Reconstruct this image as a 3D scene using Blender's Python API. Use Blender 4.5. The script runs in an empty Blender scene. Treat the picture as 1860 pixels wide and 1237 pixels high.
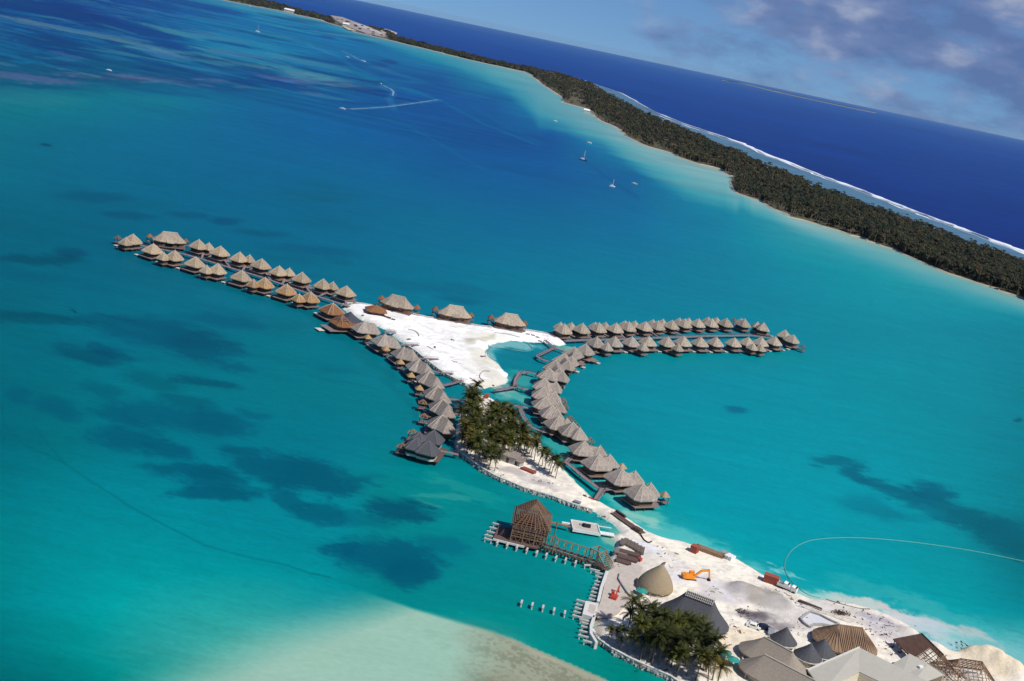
import bpy, math, random
import numpy as np
from mathutils import Vector, Matrix
random.seed(7); rng = np.random.default_rng(7)
S = bpy.context.scene
COL = S.collection

# ------------------------------------------------------------------ camera
CAM_H = 150.0; FPX = 2200.0; ROLL = math.radians(11.84); PITCH = math.atan(556/FPX)
F_ = Vector((0, math.cos(PITCH), -math.sin(PITCH)))
R0 = Vector((1, 0, 0)); U0 = Vector((0, math.sin(PITCH), math.cos(PITCH)))
IR = R0*math.cos(ROLL) + U0*math.sin(ROLL)
IU = -R0*math.sin(ROLL) + U0*math.cos(ROLL)
cd = bpy.data.cameras.new('camera'); cam = bpy.data.objects.new('camera', cd); COL.objects.link(cam)
cd.sensor_width = 36; cd.lens = 36*FPX/1860; cd.clip_start = 1; cd.clip_end = 200000
M = Matrix.Identity(4)
for i, a in enumerate((IR, IU, -F_)):
    for j in range(3): M[j][i] = a[j]
M[2][3] = CAM_H
cam.matrix_world = M
S.camera = cam
S.render.resolution_x = 1024; S.render.resolution_y = 681

# ------------------------------------------------------------------ light
SUN_EL = math.radians(52); SUN_AZ = math.radians(-37)      # direction to the sun, measured from +X towards +Y
S.view_settings.view_transform = 'Standard'; S.view_settings.look = 'None'
S.view_settings.exposure = 0.0; S.view_settings.gamma = 1
sd = Vector((math.cos(SUN_EL)*math.cos(SUN_AZ), math.cos(SUN_EL)*math.sin(SUN_AZ), math.sin(SUN_EL)))
sl = bpy.data.lights.new('sun', 'SUN'); sl.energy = 4.4; sl.angle = math.radians(0.5); sl.color = (1, 0.965, 0.90)
so = bpy.data.objects.new('sun', sl); COL.objects.link(so)
so.rotation_euler = sd.to_track_quat('Z', 'Y').to_euler(); so.location = (0, 0, 300)

W = bpy.data.worlds.new('World'); S.world = W; W.use_nodes = True
nt = W.node_tree; nt.nodes.clear()
def nd(t, tree=None, **k):
    n = (tree or nt).nodes.new(t)
    for a, b in k.items(): setattr(n, a, b)
    return n
def wmath(op, a, b=None, c=None, clamp=False):
    n = nd('ShaderNodeMath', operation=op, use_clamp=clamp)
    for i, v in enumerate((a, b, c)):
        if v is None: continue
        if isinstance(v, (int, float)): n.inputs[i].default_value = v
        else: nt.links.new(v, n.inputs[i])
    return n.outputs[0]
L = nt.links.new
tc = nd('ShaderNodeTexCoord'); sep = nd('ShaderNodeSeparateXYZ'); L(tc.outputs['Generated'], sep.inputs[0])
sky = nd('ShaderNodeTexSky', sky_type='NISHITA', sun_disc=False, sun_elevation=SUN_EL,
         sun_rotation=math.radians(90)-SUN_AZ, altitude=200, air_density=1.0, dust_density=0.3, ozone_density=3.0)
zz = wmath('ADD', wmath('MAXIMUM', sep.outputs[2], 0.0), 0.10)
comb = nd('ShaderNodeCombineXYZ'); L(sep.outputs[0], comb.inputs[0]); L(sep.outputs[1], comb.inputs[1]); L(zz, comb.inputs[2])
nrm = nd('ShaderNodeVectorMath', operation='NORMALIZE'); L(comb.outputs[0], nrm.inputs[0]); L(nrm.outputs[0], sky.inputs[0])
hue = nd('ShaderNodeMixRGB', blend_type='MULTIPLY'); hue.inputs[0].default_value = 1; hue.inputs[2].default_value = (0.50, 0.69, 0.93, 1)
L(sky.outputs[0], hue.inputs[1])
# clouds: noise on the view direction, flattened towards the horizon
az = wmath('ARCTAN2', sep.outputs[0], sep.outputs[1])
cv = nd('ShaderNodeCombineXYZ'); L(az, cv.inputs[0]); L(wmath('MULTIPLY', sep.outputs[2], 2.3), cv.inputs[1]); cv.inputs[2].default_value = 3.1
n1 = nd('ShaderNodeTexNoise'); n1.inputs['Scale'].default_value = 17; n1.inputs['Detail'].default_value = 9; n1.inputs['Roughness'].default_value = 0.62
L(cv.outputs[0], n1.inputs['Vector'])
n2 = nd('ShaderNodeTexNoise'); n2.inputs['Scale'].default_value = 8; n2.inputs['Detail'].default_value = 2; L(cv.outputs[0], n2.inputs['Vector'])
n3 = nd('ShaderNodeTexNoise'); n3.inputs['Scale'].default_value = 17; n3.inputs['Detail'].default_value = 8
el = sep.outputs[2]
band = wmath('MULTIPLY', wmath('SUBTRACT', el, 0.012), 11.0, clamp=True)
right = wmath('MULTIPLY_ADD', az, 0.45, 0.0)
dens = wmath('ADD', wmath('MULTIPLY', n1.outputs[0], 0.62), wmath('ADD', wmath('MULTIPLY', n2.outputs[0], 0.38), wmath('ADD', wmath('MULTIPLY', band, 0.16), right)))
cm = wmath('MULTIPLY', wmath('SUBTRACT', dens, 0.545), 6.5, clamp=True)
ccol = nd('ShaderNodeValToRGB')
ccol.color_ramp.elements[0].position = 0.44; ccol.color_ramp.elements[0].color = (1.0, 1.6, 3.5, 1)
ccol.color_ramp.elements[1].position = 0.70; ccol.color_ramp.elements[1].color = (4.6, 4.9, 6.0, 1)
e = ccol.color_ramp.elements.new(0.53); e.color = (1.6, 2.15, 4.1, 1)
cv2 = nd('ShaderNodeVectorMath', operation='ADD'); L(cv.outputs[0], cv2.inputs[0]); cv2.inputs[1].default_value = (0, -.012, .3); L(cv2.outputs[0], n3.inputs['Vector'])
L(wmath('ADD', wmath('MULTIPLY', n3.outputs[0], 0.75), wmath('MULTIPLY', n1.outputs[0], 0.25)), ccol.inputs[0])
mix = nd('ShaderNodeMixRGB'); L(wmath('MULTIPLY', cm, 0.8), mix.inputs[0]); L(hue.outputs[0], mix.inputs[1]); L(ccol.outputs[0], mix.inputs[2])
bg = nd('ShaderNodeBackground'); bg.inputs[1].default_value = 0.10; L(mix.outputs[0], bg.inputs[0])
wo = nd('ShaderNodeOutputWorld'); L(bg.outputs[0], wo.inputs[0])

# ------------------------------------------------------------------ helpers: pixels <-> ground
def P(u, v, z=0.0):
    d = F_*FPX + IR*(u-930) + IU*(618.5-v)
    t = (z-CAM_H)/min(d.z, -4.2)
    p = d*t
    return Vector((p.x, p.y, z))
def proj(X, Y, Z=0.0):
    rx, ry, rz = X, Y, Z-CAM_H
    f = rx*F_.x+ry*F_.y+rz*F_.z; a = rx*IR.x+ry*IR.y+rz*IR.z; b = rx*IU.x+ry*IU.y+rz*IU.z
    f = np.where(f < 1, 1, f)
    return 930+FPX*a/f, 618.5-FPX*b/f
def lin(c):
    c = np.asarray(c, float)/255
    return np.where(c <= 0.04045, c/12.92, ((c+0.055)/1.055)**2.4)
def hashn(ix, iy, s):
    h = (ix*374761393 + iy*668265263 + s*974634777) & 0xffffffff
    h = ((h ^ (h >> 13))*1274126177) & 0xffffffff
    return ((h ^ (h >> 16)) & 0xffff)/65535.0
def vnoise(x, y, s=0):
    x = np.asarray(x, float); y = np.asarray(y, float)
    ix = np.floor(x).astype(np.int64); iy = np.floor(y).astype(np.int64)
    fx = x-ix; fy = y-iy; fx = fx*fx*(3-2*fx); fy = fy*fy*(3-2*fy)
    a = hashn(ix, iy, s); b = hashn(ix+1, iy, s); c = hashn(ix, iy+1, s); d = hashn(ix+1, iy+1, s)
    return (a*(1-fx)+b*fx)*(1-fy)+(c*(1-fx)+d*fx)*fy
def fbm(x, y, s=0, o=4):
    r = 0; a = 0.5; t = 0
    for i in range(o):
        r = r + a*vnoise(x*2**i, y*2**i, s+i*17); t += a; a *= 0.5
    return r/t
def smooth(t):
    t = np.clip(t, 0, 1); return t*t*(3-2*t)
def edge_dist(X, Y, pts, closed=True, w=None):
    best = np.full(X.shape, 1e9); n = len(pts)
    for i in range(n if closed else n-1):
        (x0, y0), (x1, y1) = pts[i][:2], pts[(i+1) % n][:2]
        dx, dy = x1-x0, y1-y0; l = dx*dx+dy*dy+1e-9
        t = np.clip(((X-x0)*dx+(Y-y0)*dy)/l, 0, 1)
        d = np.hypot(X-x0-t*dx, Y-y0-t*dy)
        if w is not None: d = d/w[i]
        best = np.minimum(best, d)
    return best
def inside(X, Y, pts):
    r = np.zeros(X.shape, bool); n = len(pts); j = n-1
    for i in range(n):
        x0, y0 = pts[i][:2]; x1, y1 = pts[j][:2]
        if y0 != y1:
            c = ((y0 > Y) != (y1 > Y)) & (X < (x1-x0)*(Y-y0)/(y1-y0)+x0)
            r ^= c
        j = i
    return r

# ------------------------------------------------------------------ helpers: objects
def tag(o, label=None, cat=None, group=None, kind=None):
    if label: o['label'] = label
    if cat: o['category'] = cat
    if group: o['group'] = group
    if kind: o['kind'] = kind
    return o
def empty(name, loc, rz=0.0):
    o = bpy.data.objects.new(name, None); COL.objects.link(o); o.location = loc; o.rotation_euler = (0, 0, rz)
    o.empty_display_size = 1; return o
class MB:
    def __init__(s): s.v = []; s.f = []
    def face_mesh(s, vs, fs):
        o = len(s.v); s.v += [tuple(v) for v in vs]; s.f += [tuple(i+o for i in f) for f in fs]; return s
    def box(s, c, size, rz=0.0):
        x, y, z = (a/2 for a in size); ca, sa = math.cos(rz), math.sin(rz)
        vs = []
        for k in (-z, z):
            for (i, j) in ((-x, -y), (x, -y), (x, y), (-x, y)):
                vs.append((c[0]+i*ca-j*sa, c[1]+i*sa+j*ca, c[2]+k))
        return s.face_mesh(vs, [(3, 2, 1, 0), (4, 5, 6, 7), (0, 1, 5, 4), (1, 2, 6, 5), (2, 3, 7, 6), (3, 0, 4, 7)])
    def beam(s, p, q, w=0.15, h=None):
        p = Vector(p); q = Vector(q); d = q-p
        if d.length < 1e-6: return s
        d.normalize(); up = Vector((0, 0, 1)) if abs(d.z) < 0.95 else Vector((1, 0, 0))
        a = d.cross(up).normalized(); b = a.cross(d).normalized(); h = h or w
        vs = []
        for c in (p, q):
            for (i, j) in ((-1, -1), (1, -1), (1, 1), (-1, 1)): vs.append(c+a*(i*w/2)+b*(j*h/2))
        return s.face_mesh(vs, [(3, 2, 1, 0), (4, 5, 6, 7), (0, 1, 5, 4), (1, 2, 6, 5), (2, 3, 7, 6), (3, 0, 4, 7)])
    def tube(s, pts, r, n=6):
        pts = [Vector(p) for p in pts]; rs = r if isinstance(r, (list, tuple)) else [r]*len(pts); base = len(s.v)
        for i, p in enumerate(pts):
            d = (pts[min(i+1, len(pts)-1)]-pts[max(i-1, 0)]).normalized()
            up = Vector((0, 0, 1)) if abs(d.z) < 0.9 else Vector((1, 0, 0))
            a = d.cross(up).normalized(); b = a.cross(d).normalized()
            for k in range(n):
                t = 2*math.pi*k/n; s.v.append(tuple(p+a*math.cos(t)*rs[i]+b*math.sin(t)*rs[i]))
        for i in range(len(pts)-1):
            for k in range(n):
                s.f.append((base+i*n+k, base+i*n+(k+1) % n, base+(i+1)*n+(k+1) % n, base+(i+1)*n+k))
        s.f.append(tuple(base+k for k in range(n))[::-1]); s.f.append(tuple(base+(len(pts)-1)*n+k for k in range(n)))
        return s
    def prism(s, pts, z0, z1):
        """pts: polygon (x,y) ccw or cw; z0/z1 scalars or lists"""
        n = len(pts)
        A = sum(pts[i][0]*pts[(i+1) % n][1]-pts[(i+1) % n][0]*pts[i][1] for i in range(n))
        if A < 0: pts = pts[::-1]; z1 = z1[::-1] if isinstance(z1, list) else z1; z0 = z0[::-1] if isinstance(z0, list) else z0
        g = lambda z, i: z[i] if isinstance(z, list) else z
        vs = [(p[0], p[1], g(z0, i)) for i, p in enumerate(pts)]+[(p[0], p[1], g(z1, i)) for i, p in enumerate(pts)]
        fs = [tuple(range(n))[::-1], tuple(range(n, 2*n))]+[(i, (i+1) % n, n+(i+1) % n, n+i) for i in range(n)]
        return s.face_mesh(vs, fs)
    def loft(s, rings, cap=True):
        n = len(rings[0]); base = len(s.v)
        for r in rings: s.v += [tuple(p) for p in r]
        for i in range(len(rings)-1):
            for k in range(n):
                s.f.append((base+i*n+k, base+i*n+(k+1) % n, base+(i+1)*n+(k+1) % n, base+(i+1)*n+k))
        if cap:
            s.f.append(tuple(base+k for k in range(n))[::-1]); s.f.append(tuple(base+(len(rings)-1)*n+k for k in range(n)))
        return s
    def mesh(s, name, mat, sm=False):
        me = bpy.data.meshes.new(name); me.from_pydata(s.v, [], s.f); me.materials.append(mat)
        if sm: me.polygons.foreach_set('use_smooth', [True]*len(me.polygons))
        me.update(); return me
    def build(s, name, mat, parent=None, sm=False):
        return link(name, s.mesh(name, mat, sm), parent)
def link(name, me, parent=None, loc=None, rz=0.0):
    o = bpy.data.objects.new(name, me); COL.objects.link(o)
    if parent: o.parent = parent
    if loc is not None: o.location = loc
    o.rotation_euler = (0, 0, rz); return o

# ------------------------------------------------------------------ materials
def mat(name, col, rough=0.8, var=0.15, scale=1.5, bump=0.3, spec=0.3, stretch=(1, 1, 1), col2=None, bscale=None, bdist=0.1, objvar=0.0, coords='Object'):
    m = bpy.data.materials.new(name); m.use_nodes = True; t = m.node_tree
    b = t.nodes['Principled BSDF']; b.inputs['Roughness'].default_value = rough; b.inputs['Specular IOR Level'].default_value = spec
    tcn = t.nodes.new('ShaderNodeTexCoord'); mp = t.nodes.new('ShaderNodeMapping'); mp.inputs['Scale'].default_value = stretch
    t.links.new(tcn.outputs[coords], mp.inputs[0])
    n = t.nodes.new('ShaderNodeTexNoise'); n.inputs['Scale'].default_value = scale; n.inputs['Detail'].default_value = 6; n.inputs['Roughness'].default_value = 0.65
    t.links.new(mp.outputs[0], n.inputs['Vector'])
    r = t.nodes.new('ShaderNodeValToRGB'); r.color_ramp.elements[0].position = 0.3; r.color_ramp.elements[1].position = 0.7
    c = [float(x) for x in lin(col)]; c2 = [float(x) for x in lin(col2)] if col2 else None
    r.color_ramp.elements[0].color = tuple(x*(1-var) for x in c)+(1,)
    r.color_ramp.elements[1].color = tuple(c2)+(1,) if c2 else tuple(min(x*(1+var), 1) for x in c)+(1,)
    t.links.new(n.outputs[0], r.inputs[0]); out = r.outputs[0]
    if objvar:
        oi = t.nodes.new('ShaderNodeObjectInfo'); mr = t.nodes.new('ShaderNodeMapRange')
        mr.inputs[3].default_value = 1-objvar; mr.inputs[4].default_value = 1+objvar
        t.links.new(oi.outputs['Random'], mr.inputs[0])
        mm = t.nodes.new('ShaderNodeVectorMath'); mm.operation = 'SCALE'
        t.links.new(out, mm.inputs[0]); t.links.new(mr.outputs[0], mm.inputs['Scale']); out = mm.outputs[0]
    t.links.new(out, b.inputs['Base Color'])
    if bump:
        bn = t.nodes.new('ShaderNodeTexNoise'); bn.inputs['Scale'].default_value = bscale or scale*3; bn.inputs['Detail'].default_value = 4
        t.links.new(mp.outputs[0], bn.inputs['Vector'])
        bp = t.nodes.new('ShaderNodeBump'); bp.inputs['Strength'].default_value = bump; bp.inputs['Distance'].default_value = bdist
        t.links.new(bn.outputs[0], bp.inputs['Height']); t.links.new(bp.outputs[0], b.inputs['Normal'])
    return m
def attr_mat(name, rough, spec, noise_scale, var, bump_scale, bump_d, bump_s, stretch=(1, 1, 1), extra=None, bstretch=None):
    m = bpy.data.materials.new(name); m.use_nodes = True; t = m.node_tree; b = t.nodes['Principled BSDF']
    b.inputs['Roughness'].default_value = rough; b.inputs['Specular IOR Level'].default_value = spec
    at = t.nodes.new('ShaderNodeAttribute'); at.attribute_name = 'ground_colour'
    g = t.nodes.new('ShaderNodeTexCoord'); mp = t.nodes.new('ShaderNodeMapping'); mp.inputs['Scale'].default_value = stretch
    t.links.new(g.outputs['Object'], mp.inputs[0])
    cur = at.outputs['Color']
    for (sc, vr, st) in [(noise_scale, var, stretch)]+(extra or []):
        mp2 = t.nodes.new('ShaderNodeMapping'); mp2.inputs['Scale'].default_value = st; t.links.new(g.outputs['Object'], mp2.inputs[0])
        n = t.nodes.new('ShaderNodeTexNoise'); n.inputs['Scale'].default_value = sc; n.inputs['Detail'].default_value = 7; n.inputs['Roughness'].default_value = 0.6
        t.links.new(mp2.outputs[0], n.inputs['Vector'])
        mr = t.nodes.new('ShaderNodeMapRange'); mr.inputs[1].default_value = 0.25; mr.inputs[2].default_value = 0.75
        mr.inputs[3].default_value = 1-vr; mr.inputs[4].default_value = 1+vr; t.links.new(n.outputs[0], mr.inputs[0])
        sc_ = t.nodes.new('ShaderNodeVectorMath'); sc_.operation = 'SCALE'
        t.links.new(cur, sc_.inputs[0]); t.links.new(mr.outputs[0], sc_.inputs['Scale']); cur = sc_.outputs[0]
    t.links.new(cur, b.inputs['Base Color'])
    mp3 = t.nodes.new('ShaderNodeMapping'); mp3.inputs['Scale'].default_value = bstretch or stretch; t.links.new(g.outputs['Object'], mp3.inputs[0])
    bn = t.nodes.new('ShaderNodeTexNoise'); bn.inputs['Scale'].default_value = bump_scale; bn.inputs['Detail'].default_value = 5
    t.links.new(mp3.outputs[0], bn.inputs['Vector'])
    bp = t.nodes.new('ShaderNodeBump'); bp.inputs['Strength'].default_value = bump_s; bp.inputs['Distance'].default_value = bump_d
    t.links.new(bn.outputs[0], bp.inputs['Height']); t.links.new(bp.outputs[0], b.inputs['Normal'])
    return m
def set_cols(me, C):
    a = me.color_attributes.new('ground_colour', 'FLOAT_COLOR', 'POINT')
    buf = np.ones((len(me.vertices), 4), np.float32); buf[:, :3] = C; a.data.foreach_set('color', buf.ravel())
def np_mesh(name, V, Fq, material, C=None, sm=True):
    me = bpy.data.meshes.new(name); me.vertices.add(len(V)); me.vertices.foreach_set('co', np.asarray(V, np.float32).ravel())
    n = len(Fq); k = Fq.shape[1]
    me.loops.add(n*k); me.loops.foreach_set('vertex_index', Fq.astype(np.int32).ravel())
    me.polygons.add(n); me.polygons.foreach_set('loop_start', np.arange(0, n*k, k, dtype=np.int32))
    me.polygons.foreach_set('use_smooth', np.full(n, sm)); me.materials.append(material)
    me.update(calc_edges=True); me.validate()
    if C is not None: set_cols(me, C)
    return link(name, me)

# ================================================================== WATER
K_W = 1.12       # sun+sky on a level matt surface, used to turn wanted brightness into base colour
EXEC_WATER = True
# base colour of the sea bed and water column (sRGB), some lens darkening painted into the corners, judged by eye from the image, on a coarse lattice of image pixels
GX = [0, 100, 200, 300, 400, 500, 600, 700, 800, 900, 1000, 1150, 1300, 1450, 1600, 1750, 1860]
GY = [0, 50, 100, 140, 180, 250, 320, 400, 500, 600, 700, 800, 900, 1000, 1100, 1180, 1237]
PIXEL_GRID = {
 0: [(30,75,135),(10,62,130),(8,62,132),(5,75,140),(0,100,155),(20,120,165),(0,115,160),(0,115,160),(0,115,160),(0,115,160),(0,115,160),(0,115,160),(0,115,160),(0,115,160),(0,115,160),(0,115,160),(0,115,160)],
 50: [(12,75,128),(6,62,128),(5,68,132),(0,82,142),(0,102,152),(0,112,158),(0,112,160),(0,112,155),(0,112,155),(0,112,155),(0,112,155),(0,112,155),(0,112,155),(0,112,155),(0,112,155),(0,112,155),(0,112,155)],
 100: [(20,78,118),(10,72,118),(25,88,125),(20,95,138),(35,112,150),(25,113,152),(0,98,152),(5,98,148),(10,125,152),(70,150,165),(80,155,165),(80,155,165),(80,155,165),(80,155,165),(80,155,165),(80,155,165),(80,155,165)],
 140: [(20,85,115),(10,82,115),(15,82,115),(10,80,128),(0,78,130),(0,85,138),(15,105,145),(0,78,138),(0,82,140),(45,138,158),(85,150,162),(90,155,165),(90,155,165),(90,155,165),(90,155,165),(90,155,165),(90,155,165)],
 180: [(25,114,128),(25,117,131),(12,112,133),(10,110,135),(0,102,141),(0,92,141),(0,88,145),(0,80,143),(0,76,141),(0,87,145),(50,142,162),(95,160,167),(95,160,167),(95,160,167),(95,160,167),(95,160,167),(95,160,167)],
 250: [(0,104,125),(0,102,127),(0,102,133),(0,100,135),(0,98,139),(0,95,141),(0,92,145),(0,88,145),(0,80,141),(0,76,141),(0,80,145),(55,142,162),(90,160,167),(90,160,167),(90,160,167),(90,160,167),(90,160,167)],
 320: [(0,104,127),(0,101,129),(0,101,132),(0,99,133),(0,97,135),(0,98,138),(0,97,138),(0,96,141),(0,90,141),(0,88,143),(0,87,145),(0,94,144),(55,147,162),(90,160,164),(90,160,164),(90,160,164),(90,160,164)],
 400: [(0,94,117),(0,96,119),(0,96,124),(0,98,127),(0,99,131),(0,99,133),(0,99,134),(0,102,137),(0,104,139),(0,101,141),(0,101,142),(0,105,146),(0,120,150),(60,152,162),(90,162,162),(90,162,162),(90,162,162)],
 500: [(0,95,118),(0,97,119),(0,98,123),(0,100,124),(0,102,128),(0,104,131),(0,106,133),(0,109,137),(0,112,141),(0,115,143),(0,116,144),(0,117,146),(0,122,148),(0,132,152),(25,147,159),(50,152,160),(80,160,162)],
 600: [(0,102,119),(0,104,123),(0,107,128),(0,107,128),(0,108,129),(0,110,129),(0,113,132),(0,114,135),(0,117,141),(0,118,143),(0,119,144),(0,124,147),(0,128,150),(0,130,150),(0,132,151),(0,132,151),(0,128,147)],
 700: [(0,102,119),(0,106,121),(0,112,128),(0,114,130),(0,115,131),(0,116,131),(0,117,132),(0,120,135),(0,122,137),(0,124,138),(0,126,142),(0,132,152),(0,136,155),(0,139,156),(0,138,154),(0,134,150),(0,126,142)],
 800: [(0,101,117),(0,108,121),(0,114,130),(0,115,132),(0,114,133),(0,115,133),(0,116,134),(0,120,134),(0,122,136),(0,124,136),(0,128,140),(0,136,154),(0,141,158),(0,142,158),(0,140,156),(0,135,150),(0,124,140)],
 900: [(6,117,129),(6,125,137),(6,128,142),(6,129,144),(6,128,145),(6,129,147),(6,130,146),(0,128,134),(15,133,136),(0,130,136),(0,136,142),(20,148,156),(0,144,162),(0,146,162),(0,144,160),(0,136,150),(0,124,138)],
 1000: [(6,127,135),(6,135,143),(6,140,148),(6,139,148),(6,136,147),(6,133,145),(6,132,146),(0,126,134),(0,128,138),(0,128,136),(0,130,136),(60,166,168),(30,158,168),(0,150,165),(0,146,160),(0,138,150),(0,110,124)],
 1100: [(6,129,138),(6,141,148),(18,154,156),(31,159,160),(36,158,157),(36,152,153),(26,142,149),(0,126,130),(0,128,132),(0,130,132),(0,130,132),(0,130,132),(60,168,170),(40,163,170),(30,160,168),(10,150,160),(0,130,142)],
 1180: [(6,115,123),(11,131,133),(26,146,146),(46,155,152),(66,165,157),(91,172,163),(106,176,167),(110,173,155),(110,170,152),(60,148,140),(10,136,132),(0,128,126),(60,163,165),(60,163,165),(70,166,168),(90,173,175),(90,173,175)],
 1237: [(6,101,109),(6,115,120),(14,134,132),(31,145,140),(61,158,150),(91,167,159),(116,174,165),(125,173,155),(130,170,152),(120,158,140),(40,138,130),(0,126,120),(60,158,160),(60,163,165),(70,166,168),(90,173,175),(110,183,180)],
}
# image pixel position, pixel radii, tilt, colour, strength
D1 = (0, 88, 112); D2 = (0, 90, 112); NB = (0, 50, 112)
PATCH = [
 (37,721,20,14,20,D1,.8),(115,741,52,16,12,D1,.8),(190,713,36,16,30,D1,.6),(231,754,48,14,15,D1,.75),(313,758,92,20,8,D1,.8),
 (388,770,62,21,5,D1,.85),(231,795,68,24,5,D1,.9),(305,816,48,18,20,D1,.9),(445,816,44,9,2,D1,.85),(462,750,34,8,5,D1,.65),
 (495,853,88,28,12,D1,.95),(569,865,78,28,15,D1,1),(643,884,52,12,-15,D1,.75),(338,857,76,13,5,D1,.9),(379,873,58,18,8,D1,.9),
 (396,898,78,12,0,D1,.95),(520,906,38,18,30,D1,.8),(577,931,36,20,10,D1,.8),(643,943,64,14,5,D1,.45),(726,927,64,20,4,(0,78,104),.9),
 (700,1008,95,30,4,(0,86,112),.95),(745,1040,58,26,0,(0,84,110),.95),(620,995,38,8,-8,(0,84,110),.7),(800,990,50,16,10,(0,96,120),.6),
 (165,645,70,14,10,(0,72,96),.7),(205,638,40,10,15,(0,66,98),.6),(289,609,112,26,10,(0,76,104),.7),(363,634,66,22,12,(0,76,104),.7),
 (412,585,84,13,5,(0,82,112),.6),(280,692,52,18,10,(0,86,106),.6),(371,692,48,11,8,(0,78,102),.75),(326,729,48,11,10,(0,82,104),.6),
 (441,669,27,8,12,(0,82,108),.6),(60,580,90,12,4,(0,66,86),.6),(178,583,60,12,4,(0,72,98),.5),
 (174,358,74,9,3,(0,78,108),.65),(232,392,48,6,5,(0,74,106),.6),(339,392,42,6,3,(0,74,110),.6),(411,401,27,6,3,(0,70,110),.7),
 (474,421,52,6,4,(0,78,114),.6),(556,455,95,8,5,(0,84,120),.55),(73,470,76,9,2,(0,66,90),.6),(126,460,38,7,2,(0,62,92),.6),
 (780,520,120,9,8,(0,94,124),.5),(842,545,42,6,8,(0,88,118),.6),(88,265,13,2.2,4,(0,60,92),.95),
 (48,14,120,17,4,NB,.8),(179,39,66,14,14,NB,.8),(285,68,78,15,17,(0,58,122),.9),(97,77,80,13,15,(0,58,112),.85),(363,10,84,6,12,(0,62,128),.8),
 (411,118,100,10,8,(0,66,118),.8),(508,150,62,10,12,(0,62,122),.8),(571,167,56,5,10,(0,72,132),.7),(262,121,100,7,6,(0,72,112),.6),
 (145,58,170,3.6,12,(88,122,138),.7),(30,36,60,3,14,(80,112,138),.6),(300,97,50,7,12,(68,108,158),.75),(387,108,120,3,9,(75,122,140),.7),(339,63,100,4.5,14,(80,138,150),.7),
 (435,82,100,12,12,(25,125,165),.7),(580,142,92,7,12,(85,132,155),.8),(522,145,52,4.5,7,(75,110,165),.8),(39,140,105,7,6,(80,95,138),.75),
 (232,141,150,5,3,(62,88,120),.75),(60,180,110,13,5,(44,118,130),.25),(266,179,90,6,9,(38,118,132),.35),(60,157,120,3,4,(0,70,112),.6),(250,160,120,3,8,(0,82,125),.6),
 (520,62,130,4,14,(0,98,150),.5),(470,50,90,3,13,(0,105,160),.5),(650,118,70,5,14,(10,82,140),.6),(720,135,60,3,16,(60,120,160),.35),(700,150,70,4,17,(0,125,150),.5),
 (820,92,170,8,14,(0,110,150),.5),(560,112,80,5,12,(80,130,150),.5),
 (1330,745,26,5,8,(0,96,126),.8),(1507,838,30,9,8,(0,98,120),.8),(1560,862,34,15,25,(0,94,118),.85),(1638,891,74,14,18,(0,94,118),.9),
 (1691,891,34,15,12,(0,90,116),.85),(1589,920,62,18,15,(0,114,136),.6),(1706,925,64,14,18,(0,100,122),.7),(1764,942,66,17,22,(0,94,114),.85),
 (1825,972,76,28,16,(0,92,110),.9),(1870,1000,60,20,16,(0,92,108),.9),(1640,935,60,8,8,(0,120,140),.5),(1850,764,6,5,0,(0,80,108),.9),(136,563,5,4,0,(0,40,60),.6),
 # pale shallows near the shores
 (1215,985,85,26,16,(85,190,190),.8),(1330,1030,85,20,24,(90,190,190),.65),(1150,925,60,18,30,(90,185,180),.75),(1090,862,40,12,35,(110,190,185),.6),
 (1060,840,26,16,30,(130,190,185),.8),(1010,815,22,22,30,(90,175,170),.6),(1000,770,18,10,30,(60,165,160),.6),(935,722,48,10,10,(110,180,170),.7),(950,690,26,14,10,(95,170,165),.55),
 (1120,985,26,12,20,(130,180,165),.9),(1160,945,30,10,20,(150,200,190),.7),(1102,958,26,7,20,(90,170,160),.6),
 (1025,631,22,5,8,(120,180,170),.9),(905,690,34,16,45,(175,190,190),.95),(893,655,14,32,-10,(150,195,200),.75),(920,626,60,6,4,(130,185,190),.85),
 (850,888,80,12,20,(60,155,150),.4),(800,903,60,6,2,(85,160,152),.4),(780,915,30,3,12,(90,160,150),.35),(1012,872,14,5,20,(190,200,190),.8),
 (1500,1085,46,10,8,(165,205,200),.9),(1580,1096,60,9,12,(190,205,200),.95),(1660,1126,70,14,14,(195,205,208),1),(1720,1150,72,18,18,(180,200,208),1),(1790,1180,80,20,20,(150,200,202),.95),
 (1840,1185,90,24,18,(110,185,190),.9),(1700,1175,60,14,18,(165,205,212),.9),(1730,1120,120,14,22,(60,170,175),.7),(1600,1075,110,10,14,(50,165,172),.6),(1760,1150,60,5,24,(205,195,192),.5),(1636,1107,50,4,22,(208,196,194),.7),
 (1420,1045,30,2.4,20,(190,225,225),.5),(1400,1028,22,1.8,20,(200,228,228),.45),(1210,1000,40,8,18,(120,195,190),.6),
 (600,598,9,4,20,(0,110,120),.3),
 # greenish dark water along the villas
 (430,520,160,8,20,(0,96,108),.55),(600,600,120,9,35,(0,100,112),.5),(720,700,70,9,55,(0,104,118),.5),(1220,645,160,9,-2,(0,132,138),.65),(1200,665,170,12,-2,(0,134,144),.5),(1420,650,60,8,0,(0,134,140),.5),
 (330,480,60,6,20,(0,94,104),.4),
]
WISPS = []
_R = random.Random(11)
for _ in range(190):
    u_ = _R.uniform(-20, 720); v_ = _R.uniform(8, 185)+max(0, u_-300)*.06
    if v_ > 118+u_*.11: continue
    k_ = _R.random(); c_ = NB if k_ < .34 else (70, 118, 150) if k_ < .52 else (86, 104, 150) if k_ < .66 else (0, 112, 158) if k_ < .85 else (70, 140, 150)
    WISPS.append((u_, v_, _R.uniform(14, 75), _R.uniform(.9, 3.2), 11+_R.uniform(-4, 5)-max(0, v_-120)*.08, c_, _R.uniform(.3, .6)))
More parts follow.
